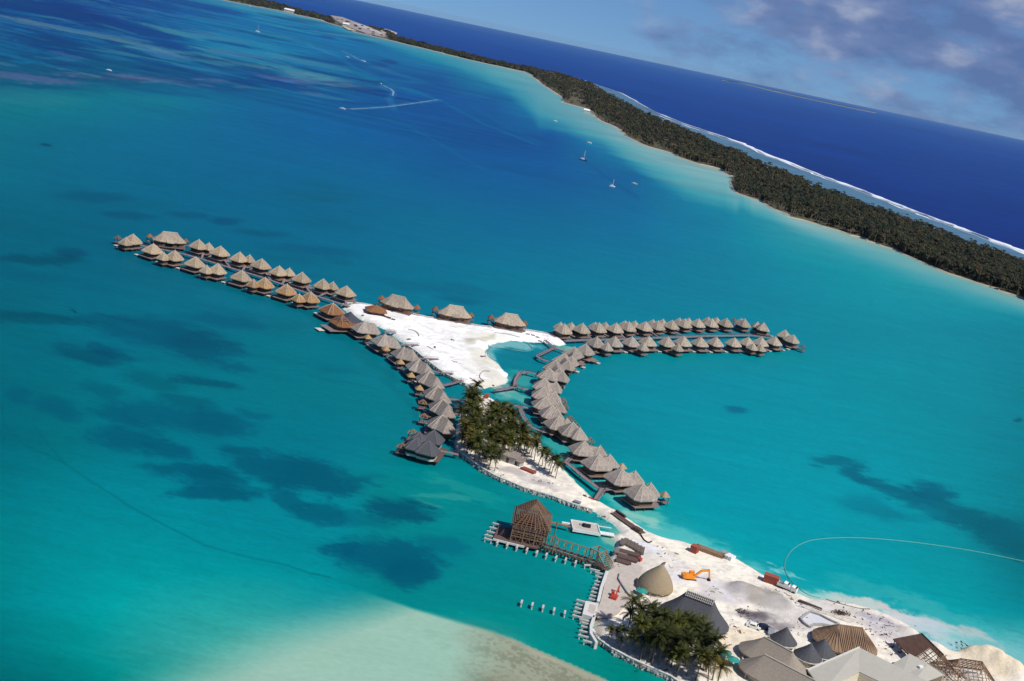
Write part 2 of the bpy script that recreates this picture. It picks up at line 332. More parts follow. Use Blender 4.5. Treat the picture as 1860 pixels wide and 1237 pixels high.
for _ in range(70):
    u_ = _R.uniform(-20, 700); WISPS.append((u_, 140+_R.gauss(0, 6)+u_*.02, _R.uniform(10, 40), _R.uniform(.8, 2), 4+_R.uniform(-3, 4), _R.choice([(50, 66, 110), (96, 104, 146), (84, 92, 128), (0, 66, 112)]), _R.uniform(.3, .6)))
for _ in range(110):
    u_ = _R.uniform(0, 620); v_ = _R.uniform(330, 700); WISPS.append((u_, v_, _R.uniform(18, 80), _R.uniform(1.5, 6), _R.uniform(0, 14), D1 if _R.random() < .75 else (0, 104, 128), _R.uniform(.12, .35)))
LINES = [ # (points, half width px, colour, strength)
 ([(2,735),(8,772),(40,805),(110,838),(160,870),(240,922),(300,955),(370,990),(450,1012),(520,1026),(560,1040),(600,1049)],1.7,(0,90,98),.34),
 ([(60,770),(90,812),(118,842)],1.6,(0,92,98),.35),
 ([(692,155),(712,162),(716,170),(706,180),(716,196)],5,(60,115,165),.45),
 ([(800,182),(760,186),(700,194),(640,198)],2.0,(70,125,160),.5),
 ([(590,92),(640,120),(720,158),(800,182),(880,225),(980,265)],1.6,(30,105,155),.5),
 ([(640,150),(700,160),(760,172),(800,182)],1.4,(20,105,150),.4),
 ([(690,215),(740,228),(800,262),(900,320)],1.6,(15,105,150),.45),
 ([(560,82),(600,98),(628,108)],1.4,(60,125,165),.5),
 ([(1040,275),(1100,320),(1160,360)],2.5,(0,78,130),.4),
 ([(850,190),(920,230),(990,262)],2.5,(30,105,150),.25),
 ([(1300,1004),(1340,1022),(1400,1040),(1425,1030)],1.4,(150,205,205),.4),
]
SHOAL = [(560,1050),(615,1057),(680,1077),(757,1104),(828,1125),(887,1142),(930,1158),(970,1178),(1035,1206),(1100,1234),(1140,1256),(1140,1500),(-900,1500),(-900,1050)]
# the long outer islet: lagoon shore, then ocean side
SHORE = [(300,-22),(420,3),(470,12),(506,19),(545,28),(581,35.5),(622,48),(663,62),(711,74),(784,91),(870,112),(921,124),(955,131),(980,144),(1004,165),(1028,184),(1067,201),(1097,221),(1139,242),(1166,262),(1208,276),(1248,291),(1300,306),(1340,322.6),(1341,334),(1344,350),(1370,361),(1404,373),(1430,391),(1511,416),(1598,443),(1672,473),(1741,500),(1796,520),(1860,543),(1960,580)]
SHELF_W = [16,14,14,12,12,12,12,14,16,22,30,48,70,90,72,62,60,50,56,58,64,72,72,58,50,40,34,30,30,40,50,50,46,40,34,32]
SURF = [(1060,146),(1071,150),(1100,160),(1129.5,170),(1160,187),(1196.5,207),(1254,229),(1300,244),(1347,260),(1400,284),(1430,294),(1499,322),(1560,344),(1610,364),(1660,384),(1721.5,406),(1790,432),(1860,458),(1960,496)]
TOPS = [(300, -48), (420, -14), (491, 0), (527, 10), (594, 27.5), (646, 38), (698, 51.6), (722, 64), (773, 77), (870, 101.5), (959, 120), (1010, 129.5), (1069, 146.5), (1092, 160.5), (1139, 186.5), (1190, 209.5), (1247, 231.5), (1289, 252.5), (1347, 275.5), (1400, 297.5), (1430, 309.5), (1499, 337.5), (1593, 374.5), (1697, 410.5), (1796, 449.5), (1860, 472.5), (1960, 511.5)]
def ystep(pts, u):
    xs = [p[0] for p in pts]; ys = [p[1] for p in pts]
    return np.interp(u, xs, ys)
DRY = []   # filled below with land outlines (pixels)
def water_colour(u, v, X, Y):
    yh = 2+(u-663)*0.2097                              # horizon line
    d = np.clip((v-yh)*0.979, 0, 2000)
    uu = np.clip(u, 0, 1860); vv = np.clip(v, 0, 1237)
    # world-anchored noise, fanned out from the camera, warping the image pixel positions
    q1 = fbm((X/(Y+40))*22, np.log(Y+40)*26, 3, 5)-0.5; q2 = fbm((X/(Y+40))*22+31, np.log(Y+40)*26+7, 9, 5)-0.5
    sc = np.clip(d/600, .12, 1.3)
    q3 = fbm((X/(Y+40))*75+5, np.log(Y+40)*90, 13, 4)-0.5; q4 = fbm((X/(Y+40))*75+50, np.log(Y+40)*90+3, 19, 4)-0.5
    q5 = (fbm((X/(Y+40))*120+5, np.log(Y+40)*260, 83, 4)-.5)*.55+(fbm((X/(Y+40))*380+5, np.log(Y+40)*700, 87, 3)-.5)*.35
    wu = u+(q1*46+q3*30)*sc; wv = v+(q2*15+q4*10)*sc
    ix = np.clip(np.searchsorted(GX, uu)-1, 0, len(GX)-2); iy = np.clip(np.searchsorted(GY, vv)-1, 0, len(GY)-2)
    gx = np.array(GX, float); gy = np.array(GY, float)
    fx = np.clip((uu-gx[ix])/(gx[ix+1]-gx[ix]), 0, 1)[:, None]; fy = np.clip((vv-gy[iy])/(gy[iy+1]-gy[iy]), 0, 1)[:, None]
    T = np.array([PIXEL_GRID[g] for g in GY], float)
    C = (T[iy, ix]*(1-fx)+T[iy, ix+1]*fx)*(1-fy)+(T[iy+1, ix]*(1-fx)+T[iy+1, ix+1]*fx)*fy
    def blend(m, c):
        nonlocal C
        C = C*(1-m[:, None])+np.array(c, float)*m[:, None]
    # streaky banks in the far lagoon
    st = fbm((X/(Y+40))*9+4, np.log(Y+40)*70, 21, 5)
    far = smooth((240-d)/90)*smooth((d-18)/25)*smooth((760-u)/250)
    blend(far*smooth((st-.52)*9)*.40, (70, 130, 150)); blend(far*smooth((.46-st)*9)*.45, (0, 62, 122))
    st2 = fbm((X/(Y+40))*10+40, np.log(Y+40)*95, 71, 5)-.5; st3 = fbm((X/(Y+40))*34+4, np.log(Y+40)*240, 73, 4)-.5
    C = C*(1+(st2*.26+st3*.14)*smooth((1300-u)/700)*smooth((330-d)/180)+(st2*.06+st3*.06)+q5*.13)[:, None]
    for (a, b, rx, ry, ang, c, s) in PATCH+WISPS:
        t = math.radians(ang); ca, sa = math.cos(t), math.sin(t)
        dx = wu-a; dy = wv-b; e1 = (dx*ca+dy*sa)/rx; e2 = (-dx*sa+dy*ca)/ry
        r = np.sqrt(e1*e1+e2*e2); m = smooth((1.42-r)/0.85+q5*1.5)*s*(.92 if c is not NB and c[1] < 110 else 1)
        blend(m, c)
    for (pts, w, c, s) in LINES:
        r = edge_dist(u+q1*4, v+q2*3, pts, False)/w; blend(smooth(1.6-r)*s*(0.6+0.8*np.clip(q1+.5, 0, 1)), c)
    # shoal at the bottom
    ins = inside(u+q1*8, v+q2*6, SHOAL); ed = edge_dist(u, v, SHOAL[:11], False)
    fadeL = smooth((u-(620-(v-1057)*2.6))/430)
    blend(np.where(ins, smooth(ed/9+.1), 0)*np.clip(fadeL*1.35, 0, 1), (148, 190, 175))
    bar = smooth((u-(800-(v-1140)*.15)+q1*60)/150)*np.where(ins, smooth(ed/5), 0)
    mott = fbm(X*.35, Y*.35, 40, 4)
    mo2 = fbm(X*1.3, Y*1.3, 44, 4)
    blend(bar*.8, (150, 152, 132)); blend(bar*smooth((mott*.4+mo2*.6-.47)*8)*.42*smooth(ed/14), (108, 107, 92)); blend(bar*smooth((ed-45)/50)*.35, (118, 116, 98)); blend(np.where(ins, smooth((12-ed)/6)*smooth((u-900)/60), 0)*.6, (176, 170, 150))
    blend(np.where(ins & (u < 960), smooth((mott-.62)*9)*smooth((u-700)/200)*.3, 0), (110, 150, 135))
    # shelf along the outer islet
    sy0 = ystep(SHORE, u); sy = sum(ystep(SHORE, u+k) for k in (-22, -11, 0, 11, 22))/5; sw = np.interp(u, [p[0] for p in SHORE], SHELF_W)
    below = v-sy+q2*18*np.clip(sw/60, .2, 1)
    t = below/sw
    stk = fbm((X/(Y+40))*16+9, np.log(Y+40)*110, 33, 5)
    shelf = np.array([130, 178, 180.]); mid = np.array([60, 155, 168.])
    fade = np.clip(d/170, .35, 1)
    m = smooth((1.12-t)/.5)*(t > -3)
    near = smooth((u-1480)/150)
    cc_m = m*fade*(0.95-0.25*near)
    C = C*(1-cc_m[:, None])+(mid*(1-smooth(1.15-t*1.3)[:, None])+shelf*smooth(1.15-t*1.3)[:, None])*cc_m[:, None]
    blend(m*smooth((stk-.5)*8)*.35*smooth((u-950)/80)*smooth((1500-u)/100), (105, 140, 150))
    edge_sh = np.exp(-np.clip(below, 0, 99)/(1.2+d*.012))
    blend(edge_sh*np.where(t > -3, .6, 0), (165, 168, 150))
    # open ocean beyond the islet
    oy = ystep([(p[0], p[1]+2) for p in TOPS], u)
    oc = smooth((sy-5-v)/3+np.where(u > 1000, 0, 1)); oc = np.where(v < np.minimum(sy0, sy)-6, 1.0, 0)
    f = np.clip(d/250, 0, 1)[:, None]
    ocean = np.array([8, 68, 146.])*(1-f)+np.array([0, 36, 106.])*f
    hz = np.exp(-d/12)[:, None]; ocean = ocean*(1-hz)+np.array([48, 100, 165.])*hz  # distant haze painted into the ocean colour, paler towards the horizon
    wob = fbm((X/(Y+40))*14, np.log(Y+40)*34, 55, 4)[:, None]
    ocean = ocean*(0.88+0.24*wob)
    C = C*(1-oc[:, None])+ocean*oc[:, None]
    # reef flat inside the surf
    su = ystep(SURF, u); flat = np.where((v > su-1) & (v < np.minimum(sy0, sy)-6) & (u > 1062), 1.0, 0)
    rm = fbm(X*.03, Y*.05, 60, 4)
    blend(flat, (84, 124, 154)); blend(flat*smooth((rm-.52)*9)*.5, (70, 100, 128))
    blend(np.where((v > su) & (v < su+2.5) & (u > 1150), .4, 0), (120, 105, 120))
    return C
wmat = attr_mat('lagoon_water', 0.42, 0.02, 0.012, 0.045, 0.35, 0.25, 0.35, stretch=(.35, 1, 1), extra=[(0.7, 0.07, (.6, 1, 1)), (0.09, 0.04, (.3, 1, 1)), (0.0016, 0.04, (.25, 1, 1))], bstretch=(.5, 1, 1))
def build_water():
    azs = np.concatenate([np.linspace(-180, -34, 60)[:-1], np.linspace(-34, 34, 1001), np.linspace(34, 180, 60)[1:]])
    # depression angles seen from the camera, mesh fanned out around it: even steps where the land and lagoon are, finer towards the horizon
    dep = np.concatenate([np.linspace(88, 34, 8)[:-1], np.linspace(34, 6, 560)[:-1], np.linspace(6, 1.2, 150)[:-1], np.geomspace(1.2, 0.215, 60)])
    A, D = np.meshgrid(np.radians(azs), np.radians(dep)); R = CAM_H/np.tan(D)
    X = (R*np.sin(A)); Y = (R*np.cos(A)); nr, nc = X.shape
    xf, yf = X.ravel(), Y.ravel()
    yy = np.where(np.abs(A.ravel()) > math.radians(60), np.maximum(yf, 30), yf)
    u, v = proj(xf, np.maximum(yy, 20)); u = np.clip(u, -900, 2600); v = np.clip(v, -500, 1700)  # colours are looked up by each vertex's image pixel position
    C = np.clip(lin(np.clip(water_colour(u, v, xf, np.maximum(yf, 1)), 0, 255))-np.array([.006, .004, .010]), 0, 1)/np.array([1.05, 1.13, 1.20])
    V = np.stack([xf, yf, np.zeros_like(xf)], 1)
    i = np.arange(nr*nc).reshape(nr, nc)
    a, b, c, d = i[:-1, :-1].ravel(), i[:-1, 1:].ravel(), i[1:, 1:].ravel(), i[1:, :-1].ravel()
    o = np_mesh('water', V, np.stack([d, c, b, a], 1), wmat, C)
    tag(o, 'turquoise lagoon and deep blue ocean water around the islets', kind='structure')
build_water()

# ================================================================== LAND
UP = [(618,559),(634,553.7),(659,554.5),(673,556.6),(715,566),(773,578),(834,588),(872,595),(910,597.6),(956,602),(987,607),(1018,616),(1032,627),(1019,630),(987,624),(941,622),(911,625),(891,633),(897,650),(912,662),(930,680),(932,697),(911,705),(878,711),(860,706),(845,702),(804,681),(787,668),(764,650.7),(753,640),(731,625),(697,599),(657,583),(628,567)]
UPW = [2.5]*12+[4]*3+[8]*9+[2.5]*10
LO = [(848,712),(862,716),(879,718),(910,731),(925,738),(945,760),(964,786),(986,802),(1004,822),(1024,848),(1058,881),(1077,901),(1109,919),(1130,930),(1151,945),(1180,964),(1200,973),(1236,981),(1273,991),(1310,1003),(1346,1016),(1384,1040),(1419,1060),(1465,1082),(1500,1087),(1545,1092),(1590,1105),(1633,1122),(1665,1140),(1685,1158),(1705,1173),(1745,1184),(1776,1188),(1821,1198),(1860,1221),(1960,1290),(1960,1420),(1250,1420),(1215,1235),(1174,1217),(1141,1202),(1107,1184),(1085,1168),(1073,1150),(1074,1138),(1081,1118),(1090,1090),(1104,1040),(1103,1018),(1111,1003),(1117,988),(1103,972),(1121,966),(1109,953),(1098,946),(1076,931),(1038,920),(1001,906),(947,890),(924,880),(897,869),(873,855),(852,840),(832,825),(825,800),(826,775),(836,745)]
LOW = [4]*3+[5]*12+[5]*20+[2]*16+[4]*4+[2.2]*6+[2]*8+[2]*6
LOW = (LOW+[2]*80)[:len(LO)]
def make_land(name, poly, w, cell, base, patches, lines, h=1.35, mounds=(), label='', seed=0):
    wp = [P(*p) for p in poly]; wp2 = [(p.x, p.y) for p in wp]
    xs = [p[0] for p in wp2]; ys = [p[1] for p in wp2]
    gx = np.arange(min(xs)-4, max(xs)+4, cell); gy = np.arange(min(ys)-4, max(ys)+4, cell)
    X, Y = np.meshgrid(gx, gy); sh = X.shape; X = X.ravel(); Y = Y.ravel()
    wob = (fbm(X*.25, Y*.25, seed+1, 3)-.5)*1.6
    ins = inside(X, Y, wp2); t = edge_dist(X, Y, wp2, True, w); raw = edge_dist(X, Y, wp2)
    sgn = np.where(ins, 1, -1); tt = sgn*t+wob/6
    z = -0.35+(h+.35)*smooth(tt)+np.where(tt > .6, (fbm(X*.12, Y*.12, seed+2, 4)-.5)*.8*smooth((tt-.6)), 0)+(fbm(X*.9, Y*.9, seed+5, 2)-.5)*.12*smooth(tt)
    u, v = proj(X, Y, 1.2)
    for (a, b, r, hh) in mounds:
        c = P(a, b, 1.0); dd = np.hypot(X-c.x, Y-c.y)*(0.8+.4*fbm(X*.4, Y*.4, 77, 2)); z += hh*smooth((r-dd)/r)
    C = np.tile(np.array(base, float), (len(X), 1))
    def blend(m, c):
        nonlocal C
        C = C*(1-m[:, None])+np.array(c, float)*m[:, None]
    q1 = fbm(X*.10, Y*.10, seed+8, 5)-.5; q2 = fbm(X*.10+9, Y*.10, seed+9, 5)-.5; q3 = fbm(X*.5, Y*.5, seed+11, 4)
    blend(smooth((q1+.02)*5)*.35, (205, 198, 188))
    blend(smooth((q3-.52)*9)*.28, (184, 174, 158)); q5 = fbm(X*1.1, Y*.3, seed+31, 3); blend(smooth((q5-.56)*9)*.3, (196, 188, 176))
    wu = u+q1*38; wv = v+q2*18
    for (a, b, rx, ry, ang, c, s) in patches:
        th = math.radians(ang); ca, sa = math.cos(th), math.sin(th); dx = wu-a; dy = wv-b
        r = np.sqrt(((dx*ca+dy*sa)/rx)**2+((-dx*sa+dy*ca)/ry)**2); blend(smooth((1.2-r)/.4)*s*(0.75+.5*q3), c)
    for (pts, ww, c, s) in lines:
        r = edge_dist(u+q1*3, v+q2*2, pts, False)/ww; blend(smooth(1.5-r)*s, c)
    RT = random.Random(seed)
    for k in range(26 if seed == 10 else 60):
        if seed == 10: a0, b0, L0 = RT.uniform(650, 900), RT.uniform(570, 690), RT.uniform(10, 60)
        else:
            a0 = RT.uniform(1090, 1700); b0 = 960+(a0-1090)*.31+RT.uniform(-10, 120); L0 = RT.uniform(12, 80)
        th = math.radians(RT.uniform(0, 50)); cv = RT.uniform(-.5, .5); pp = []
        for t in (0, .25, .5, .75, 1): pp.append((a0+math.cos(th+cv*t)*L0*t, b0+math.sin(th+cv*t)*L0*t*.7))
        sh_ = RT.choice([(206, 200, 192), (214, 208, 198), (196, 186, 170), (246, 242, 234)])
        for off in (0, 2.4): blend(smooth(1.5-edge_dist(u+q1*6, v+q2*4, [(x_, y_+off) for x_, y_ in pp], False)/.75)*.5, sh_)
    q6 = fbm(X*.7, Y*.7, seed+41, 4); blend(smooth((q6-.60)*12)*.30, (170, 160, 146) if seed == 20 else (222, 216, 206))
    blend(np.exp(-np.clip(sgn*raw, 0, 50)/1.5)*.45, (180, 168, 145))
    # island colours (wet sand) at the water's edge
    blend(smooth((-z+.12)*4), (120, 180, 172))
    keep = (tt > -.9)
    i = np.arange(len(X)).reshape(sh); kq = keep.reshape(sh)
    q = kq[:-1, :-1] & kq[1:, :-1] & kq[:-1, 1:] & kq[1:, 1:]
    a, b, c, d = i[:-1, :-1][q], i[:-1, 1:][q], i[1:, 1:][q], i[1:, :-1][q]
    fq = np.stack([a, b, c, d], 1); used, inv = np.unique(fq, return_inverse=True)
    V = np.stack([X, Y, z], 1)[used]; Cc = lin(np.clip(C[used], 0, 255))
    o = np_mesh(name, V, inv.reshape(fq.shape), sand_mat, Cc); tag(o, label, kind='structure'); return o
sand_mat = attr_mat('coral_sand', 0.95, 0.1, 0.35, 0.09, 1.2, 0.3, 0.6, extra=[(2.2, 0.13, (1, 1, 1))])
WET = (214, 208, 190); GREY = (150, 142, 136); DGREY = (112, 104, 106)
make_land('sand_island', UP, UPW, 1.3, (250, 250, 250), [
 (880,650,34,16,20,WET,.8),(905,690,28,14,35,(212,206,192),.9),(900,612,60,5,6,(226,220,204),.7),(872,618,22,5,5,(196,188,168),.8),
 (690,566,40,7,10,(232,228,222),.5),(860,668,34,10,30,(224,218,204),.6),(700,578,10,3,10,(190,180,170),.6),(880,700,36,7,8,(205,196,176),.7)],
 [([(810,640),(835,662),(862,680),(880,700)],.9,(176,168,150),.6),([(640,600),(700,620)],.8,(220,214,206),.5)], seed=10,
 label='white sand islet between the two curves of villas', mounds=[(866,624,7,1.8),(640,566,4,.6)])
make_land('sandy_spit', LO, LOW, 1.1, (240, 230, 212), [
 (960,872,60,9,16,(196,188,182),.7),(925,860,26,8,18,(170,160,158),.6),(985,885,24,6,18,(176,168,164),.7),
 (1110,1075,26,40,10,(176,164,152),.85),(1145,1040,32,24,15,(182,170,158),.8),(1100,1110,20,18,0,(186,176,164),.8),
 (1165,1010,40,20,10,(200,192,182),.5),(1080,1150,20,20,30,(170,158,150),.7),(1130,1180,60,14,22,(206,194,178),.8),
 (1359,1072,38,9,10,GREY,.8),(1400,1092,50,16,14,(158,150,140),.9),(1330,1068,18,6,10,(140,130,124),.7),(1392,1130,52,11,14,DGREY,.9),(1352,1118,22,9,20,(100,92,96),.85),
 (1310,1075,50,20,15,(188,182,184),.6),(1440,1120,60,26,20,(186,180,176),.6),(1560,1120,90,14,14,(188,180,172),.55),(1620,1150,50,20,20,(178,172,178),.6),(1600,1125,40,9,16,(160,154,166),.6),
 (1360,1165,60,22,10,(222,206,180),.8),(1320,1200,50,30,5,(216,198,176),.7),(1300,1030,50,18,15,(238,230,212),.7),(1380,1170,30,8,0,(228,204,166),.7),
 (1440,1072,26,6,20,(176,166,158),.5),(1650,1178,40,12,20,(196,190,182),.6),(1760,1192,60,8,10,(230, 216, 192),.8),(1800,1205,60,14,20,(222,204,174),.8),
 (1240,1010,60,9,18,(236,228,208),.6),(1180,995,30,8,20,(214,214,222),.5),(1230,1050,40,12,15,(216,214,222),.4),(1490,1105,30,6,12,(214,208,206),.6)],
 [([(1190,1000),(1230,1020),(1290,1060),(1330,1090)],3,(212,210,218),.5),([(1090,930),(1130,960),(1180,1000)],3,(206,204,210),.5),
  ([(1300,1110),(1350,1118),(1420,1150)],2,(172,166,170),.5),([(1430,1060),(1475,1083),(1520,1090)],1.2,(150,140,130),.5)], seed=20,
 label='long sandy spit running from the palm grove to the resort building site',
 mounds=[(1359,1074,6,1.8),(1335,1067,4,1.4),(1406,1094,9,1.3),(1392,1128,7,.9),(1432,1104,3,1.2),(1784,1194,8,2.6),(1760,1188,5,1.8),(1815,1206,8,2.6),(1845,1224,8,2.4),(1700,1172,5,1.3),(1288,1055,3,.7),(990,884,4,.8),(1650,1150,5,.6)])

# ================================================================== OUTER ISLET, SURF, FAR ATOLL
forest_floor = mat('forest_floor', (74, 72, 50), col2=(110, 100, 78), scale=.02, bump=0)
pale_sand = mat('pale_sand', (182, 168, 146), var=.12, scale=.08, bump=0)
strip_mat = mat('airstrip_coral', (150, 140, 135), var=.15, scale=.004, bump=0)
foam = mat('foam', (225, 228, 232), var=.10, scale=.05, rough=.9, bump=.5, bdist=.5)
TH = 10.0
def dens(pts, step=12):
    out = []
    for (a, b), (c, d) in zip(pts[:-1], pts[1:]):
        n = max(1, int(abs(c-a)/step))
        for i in range(n): out.append((a+(c-a)*i/n, b+(d-b)*i/n))
    return out+[pts[-1]]
shore_w = [P(u, v, 0) for u, v in dens(SHORE)]
tops_w = [P(u, v, TH) for u, v in dens(TOPS)]
def jag(pts, a, s):
    out = []
    for i, p in enumerate(pts):
        q = pts[min(i+1, len(pts)-1)]-pts[max(i-1, 0)]; q.z = 0; q.normalize(); n = Vector((-q.y, q.x, 0))
        out.append(p+n*a*(vnoise(np.array([i*.9]), np.array([s*3.3]), s)[0]-.5)*2*(p.length/1500))
    return out
shore_j = jag(shore_w, 14, 3); tops_j = jag(tops_w, 5, 4)
poly = [(p.x, p.y) for p in shore_j]+[(p.x, p.y) for p in reversed(tops_j)]
tag(MB().prism(poly, -.5, .9).build('outer_islet', forest_floor), 'long low wooded islet along the far side of the lagoon', kind='structure')
# lagoon-side beach rim
def ribbon(center, widths, z, thick=.25, bulge=0):
    b = MB(); L_, R_ = [], []
    for i, p in enumerate(center):
        q = center[min(i+1, len(center)-1)]-center[max(i-1, 0)]; q.z = 0; q.normalize(); n = Vector((-q.y, q.x, 0))
        w = widths[i] if isinstance(widths, list) else widths
        L_.append(p+n*w/2); R_.append(p-n*w/2)
    rings = []
    for l, r, c in zip(L_, R_, center):
        rings.append([(l.x, l.y, z-thick), ((l.x*.6+c.x*.4), (l.y*.6+c.y*.4), z+bulge*.8), (c.x, c.y, z+bulge+.02), ((r.x*.6+c.x*.4), (r.y*.6+c.y*.4), z+bulge*.8), (r.x, r.y, z-thick)])
    return b.loft(rings)
nA = len(shore_j)
seg = []
for i in range(nA):
    w = 7+10*vnoise(np.array([i*.55]), np.array([1.7]), 8)[0]; seg.append(w*max(.6, shore_j[i].length/1500)*.5)
tag(ribbon(shore_j, seg, .35, .7, .4).build('lagoon_beach', pale_sand), 'thin pale beach along the lagoon side of the long islet', kind='structure')
oc = [P(u, v, TH) for u, v in dens([p for p in TOPS if p[0] >= 1060], 10)]
oc = [p+(p.normalized()*14) for p in jag(oc, 6, 6)]
tag(ribbon([Vector((p.x, p.y, 0)) for p in oc], [16+12*random.random() for _ in oc], .5, .9, .6).build('ocean_beach', pale_sand), 'narrow pale beach between the trees and the reef flat', kind='structure')
# surf along the reef edge
sf = [P(u, v, 0) for u, v in dens(SURF, 7)]
ws = []
for i, p in enumerate(sf):
    k = vnoise(np.array([i*.35]), np.array([2.2]), 31)[0]; k2 = vnoise(np.array([i*1.1]), np.array([5.2]), 32)[0]
    dpx = p.length/2200/ (CAM_H/p.length)
    ws.append(min(max(.12, (k*1.6-.2)*(.4+k2))*2.3*min(dpx, 9.5)+1.2, 22)*(.35 if sf[i].length > 3600 else 1))
tag(ribbon(jag(sf, 3, 12), ws, .15, .3, 1.6).build('surf', foam), 'white surf breaking along the ocean edge of the reef', kind='structure')
sf2 = [P(u, v+2.6, 0) for u, v in dens([p for p in SURF if p[0] > 1180], 9)]
tag(ribbon(jag(sf2, 4, 13), [max(.1, vnoise(np.array([i*.6]), np.array([1.2]), 41)[0]*2-.9)*9+.8 for i in range(len(sf2))], .08, .2, .25).build('surf_wash', foam), 'thin broken wash behind the main surf line', kind='structure')
# airstrip, bare ground and reclaimed point on the far part
def flat(pts, z, name, m, label, h=.3, kind='structure'):
    w = [P(u, v, z) for u, v in pts]
    return tag(MB().prism([(p.x, p.y) for p in w], z-h, z).build(name, m), label, kind=kind)
flat([(600,27.5),(622,31),(660,45),(690,57),(704,65),(697,66.5),(664,60),(636,50),(612,38)], 3.0, 'airstrip', strip_mat, 'pale bare airstrip cleared along the far islet', 3.2)
flat([(640,41),(660,45),(690,57),(698,62),(690,61),(655,49)], 3.3, 'runway', mat('runway_grey', (176, 168, 165), bump=0, scale=.01), 'light grey runway on the far islet', .4)
flat([(618,45),(640,52),(648,56),(632,54)], 3.2, 'cleared_ground', pale_sand, 'white cleared ground beside the far airstrip', .4)
flat([(690,56),(700,52),(712,56),(722,60),(716,64),(706,60),(700,62)], 1.6, 'reclaimed_point', pale_sand, 'white rubble point sticking into the ocean by the airstrip', 1.8)
# woods: many small palm-like crowns in one mass
def woods():
    sp = np.array([(p.x, p.y) for p in shore_j]); tp = np.array([(p.x, p.y) for p in tops_j])
    N = 26000; us = rng.uniform(300, 1950, N*3); ts = rng.uniform(0, 1, N*3)
    sy = ystep(SHORE, us); ty = ystep(TOPS, us)
    # convert by interpolating in the world between the two borders
    lu = np.array([a[0] for a in dens(SHORE)]); tu = np.array([a[0] for a in dens(TOPS)])
    ax, ay = np.interp(us, lu, sp[:, 0]), np.interp(us, lu, sp[:, 1])
    bx, by = np.interp(us, tu, tp[:, 0]), np.interp(us, tu, tp[:, 1])
    k = .02+.96*ts; X = ax*(1-k)+bx*k; Y = ay*(1-k)+by*k; D = np.hypot(X, Y)
    keep = rng.uniform(0, 1, len(X)) < np.clip(.25+(us-700)/900, .22, 1)
    # clearings: runway, point
    uu, vv = proj(X, Y, 5.0)
    strip = inside(uu, vv, [(596,26),(622,29),(664,44),(700,58),(708,68),(664,64),(632,56),(606,40)]) & (rng.uniform(0, 1, len(X)) > .06)
    keep &= ~strip
    hole = fbm(X*.012, Y*.012, 91, 3); keep &= ~((hole > .66) & (rng.uniform(0, 1, len(X)) < .8)); h2 = fbm(X*.03, Y*.03, 97, 3); keep &= ~((h2 > .68) & (rng.uniform(0, 1, len(X)) < .7))
    X, Y, D = X[keep][:N], Y[keep][:N], D[keep][:N]; n = len(X)
    sc = np.clip(D/1500, .8, 6)**.85
    h = (5.0+7.0*rng.uniform(0, 1, n)**1.2)*np.where(rng.uniform(0, 1, n) < .05, 1.35, 1); h = np.clip(h*(.7+.6*fbm(X*.02, Y*.02, 99, 3)), 3, 16)
    r = (2.7+1.5*rng.uniform(0, 1, n))*sc
    V = []; Fs = []; nf = 7
    V = np.zeros((n, nf, 6, 3), np.float32)
    rot = rng.uniform(0, 6.28, n)
    for f in range(nf):
        a = rot+f*2*math.pi/nf+rng.uniform(-.3, .3, n); ca, sa = np.cos(a), np.sin(a)
        lift = rng.uniform(-.35, .75, n); w = r*.26
        for j, (q, dz) in enumerate(((0.05, 0.), (.55, 1.), (1.0, 0.))):
            zz_ = h+(lift*r*.5)*q+dz*r*.14-(q**2)*r*(.55+.25*rng.uniform(0, 1, n))
            for sd_, side in enumerate((-1, 1)):
                ww = w*(1.0 if j == 1 else .35)*side
                V[:, f, j*2+sd_, 0] = X+ca*r*q-sa*ww; V[:, f, j*2+sd_, 1] = Y+sa*r*q+ca*ww
                V[:, f, j*2+sd_, 2] = zz_-abs(ww)*.35*(j == 1)
    base = (np.arange(n*nf)*6)[:, None]
    q = np.array([[0, 1, 3, 2], [2, 3, 5, 4]])
    Fq = (base[:, None, :]+q[None]).reshape(-1, 4)
    pal = lin(np.array([(34, 44, 28), (44, 54, 30), (58, 60, 34), (72, 62, 40), (48, 44, 34), (30, 38, 26), (80, 74, 44)], float))
    big = fbm(X*.008, Y*.008, 95, 3); pick = np.clip((rng.uniform(0, 1, n)*.7+big*.6-.15), 0, .999)
    tc_ = pal[(pick*7).astype(int)]*rng.uniform(.68, 1.02, n)[:, None]
    wm = attr_mat('woods_foliage', .7, .15, .03, .12, .5, .1, .1)
    o = np_mesh('woods', V.reshape(-1, 3), Fq, wm, np.repeat(tc_, nf*6, axis=0), False)
    tag(o, 'dense dark palm and scrub woods covering the long outer islet', kind='stuff')
    # trunks and undergrowth that close the wood's edge
    m2 = MB()
    for i in range(0, len(shore_j)-1):
        a, b = shore_j[i], shore_j[i+1]
        if a.length > 4500: continue
        for k in range(int((b-a).length/5)):
            p = a.lerp(b, random.random()); q = p+p.normalized()*random.uniform(5, 14)
            m2.beam((q.x, q.y, .4), (q.x+random.uniform(-1, 1), q.y, random.uniform(6, 10)), .45)
    tag(m2.build('wood_edge_trunks', mat('trunk_grey', (120, 108, 92), bump=0)), 'row of pale palm trunks at the edge of the outer woods', kind='stuff')
woods()
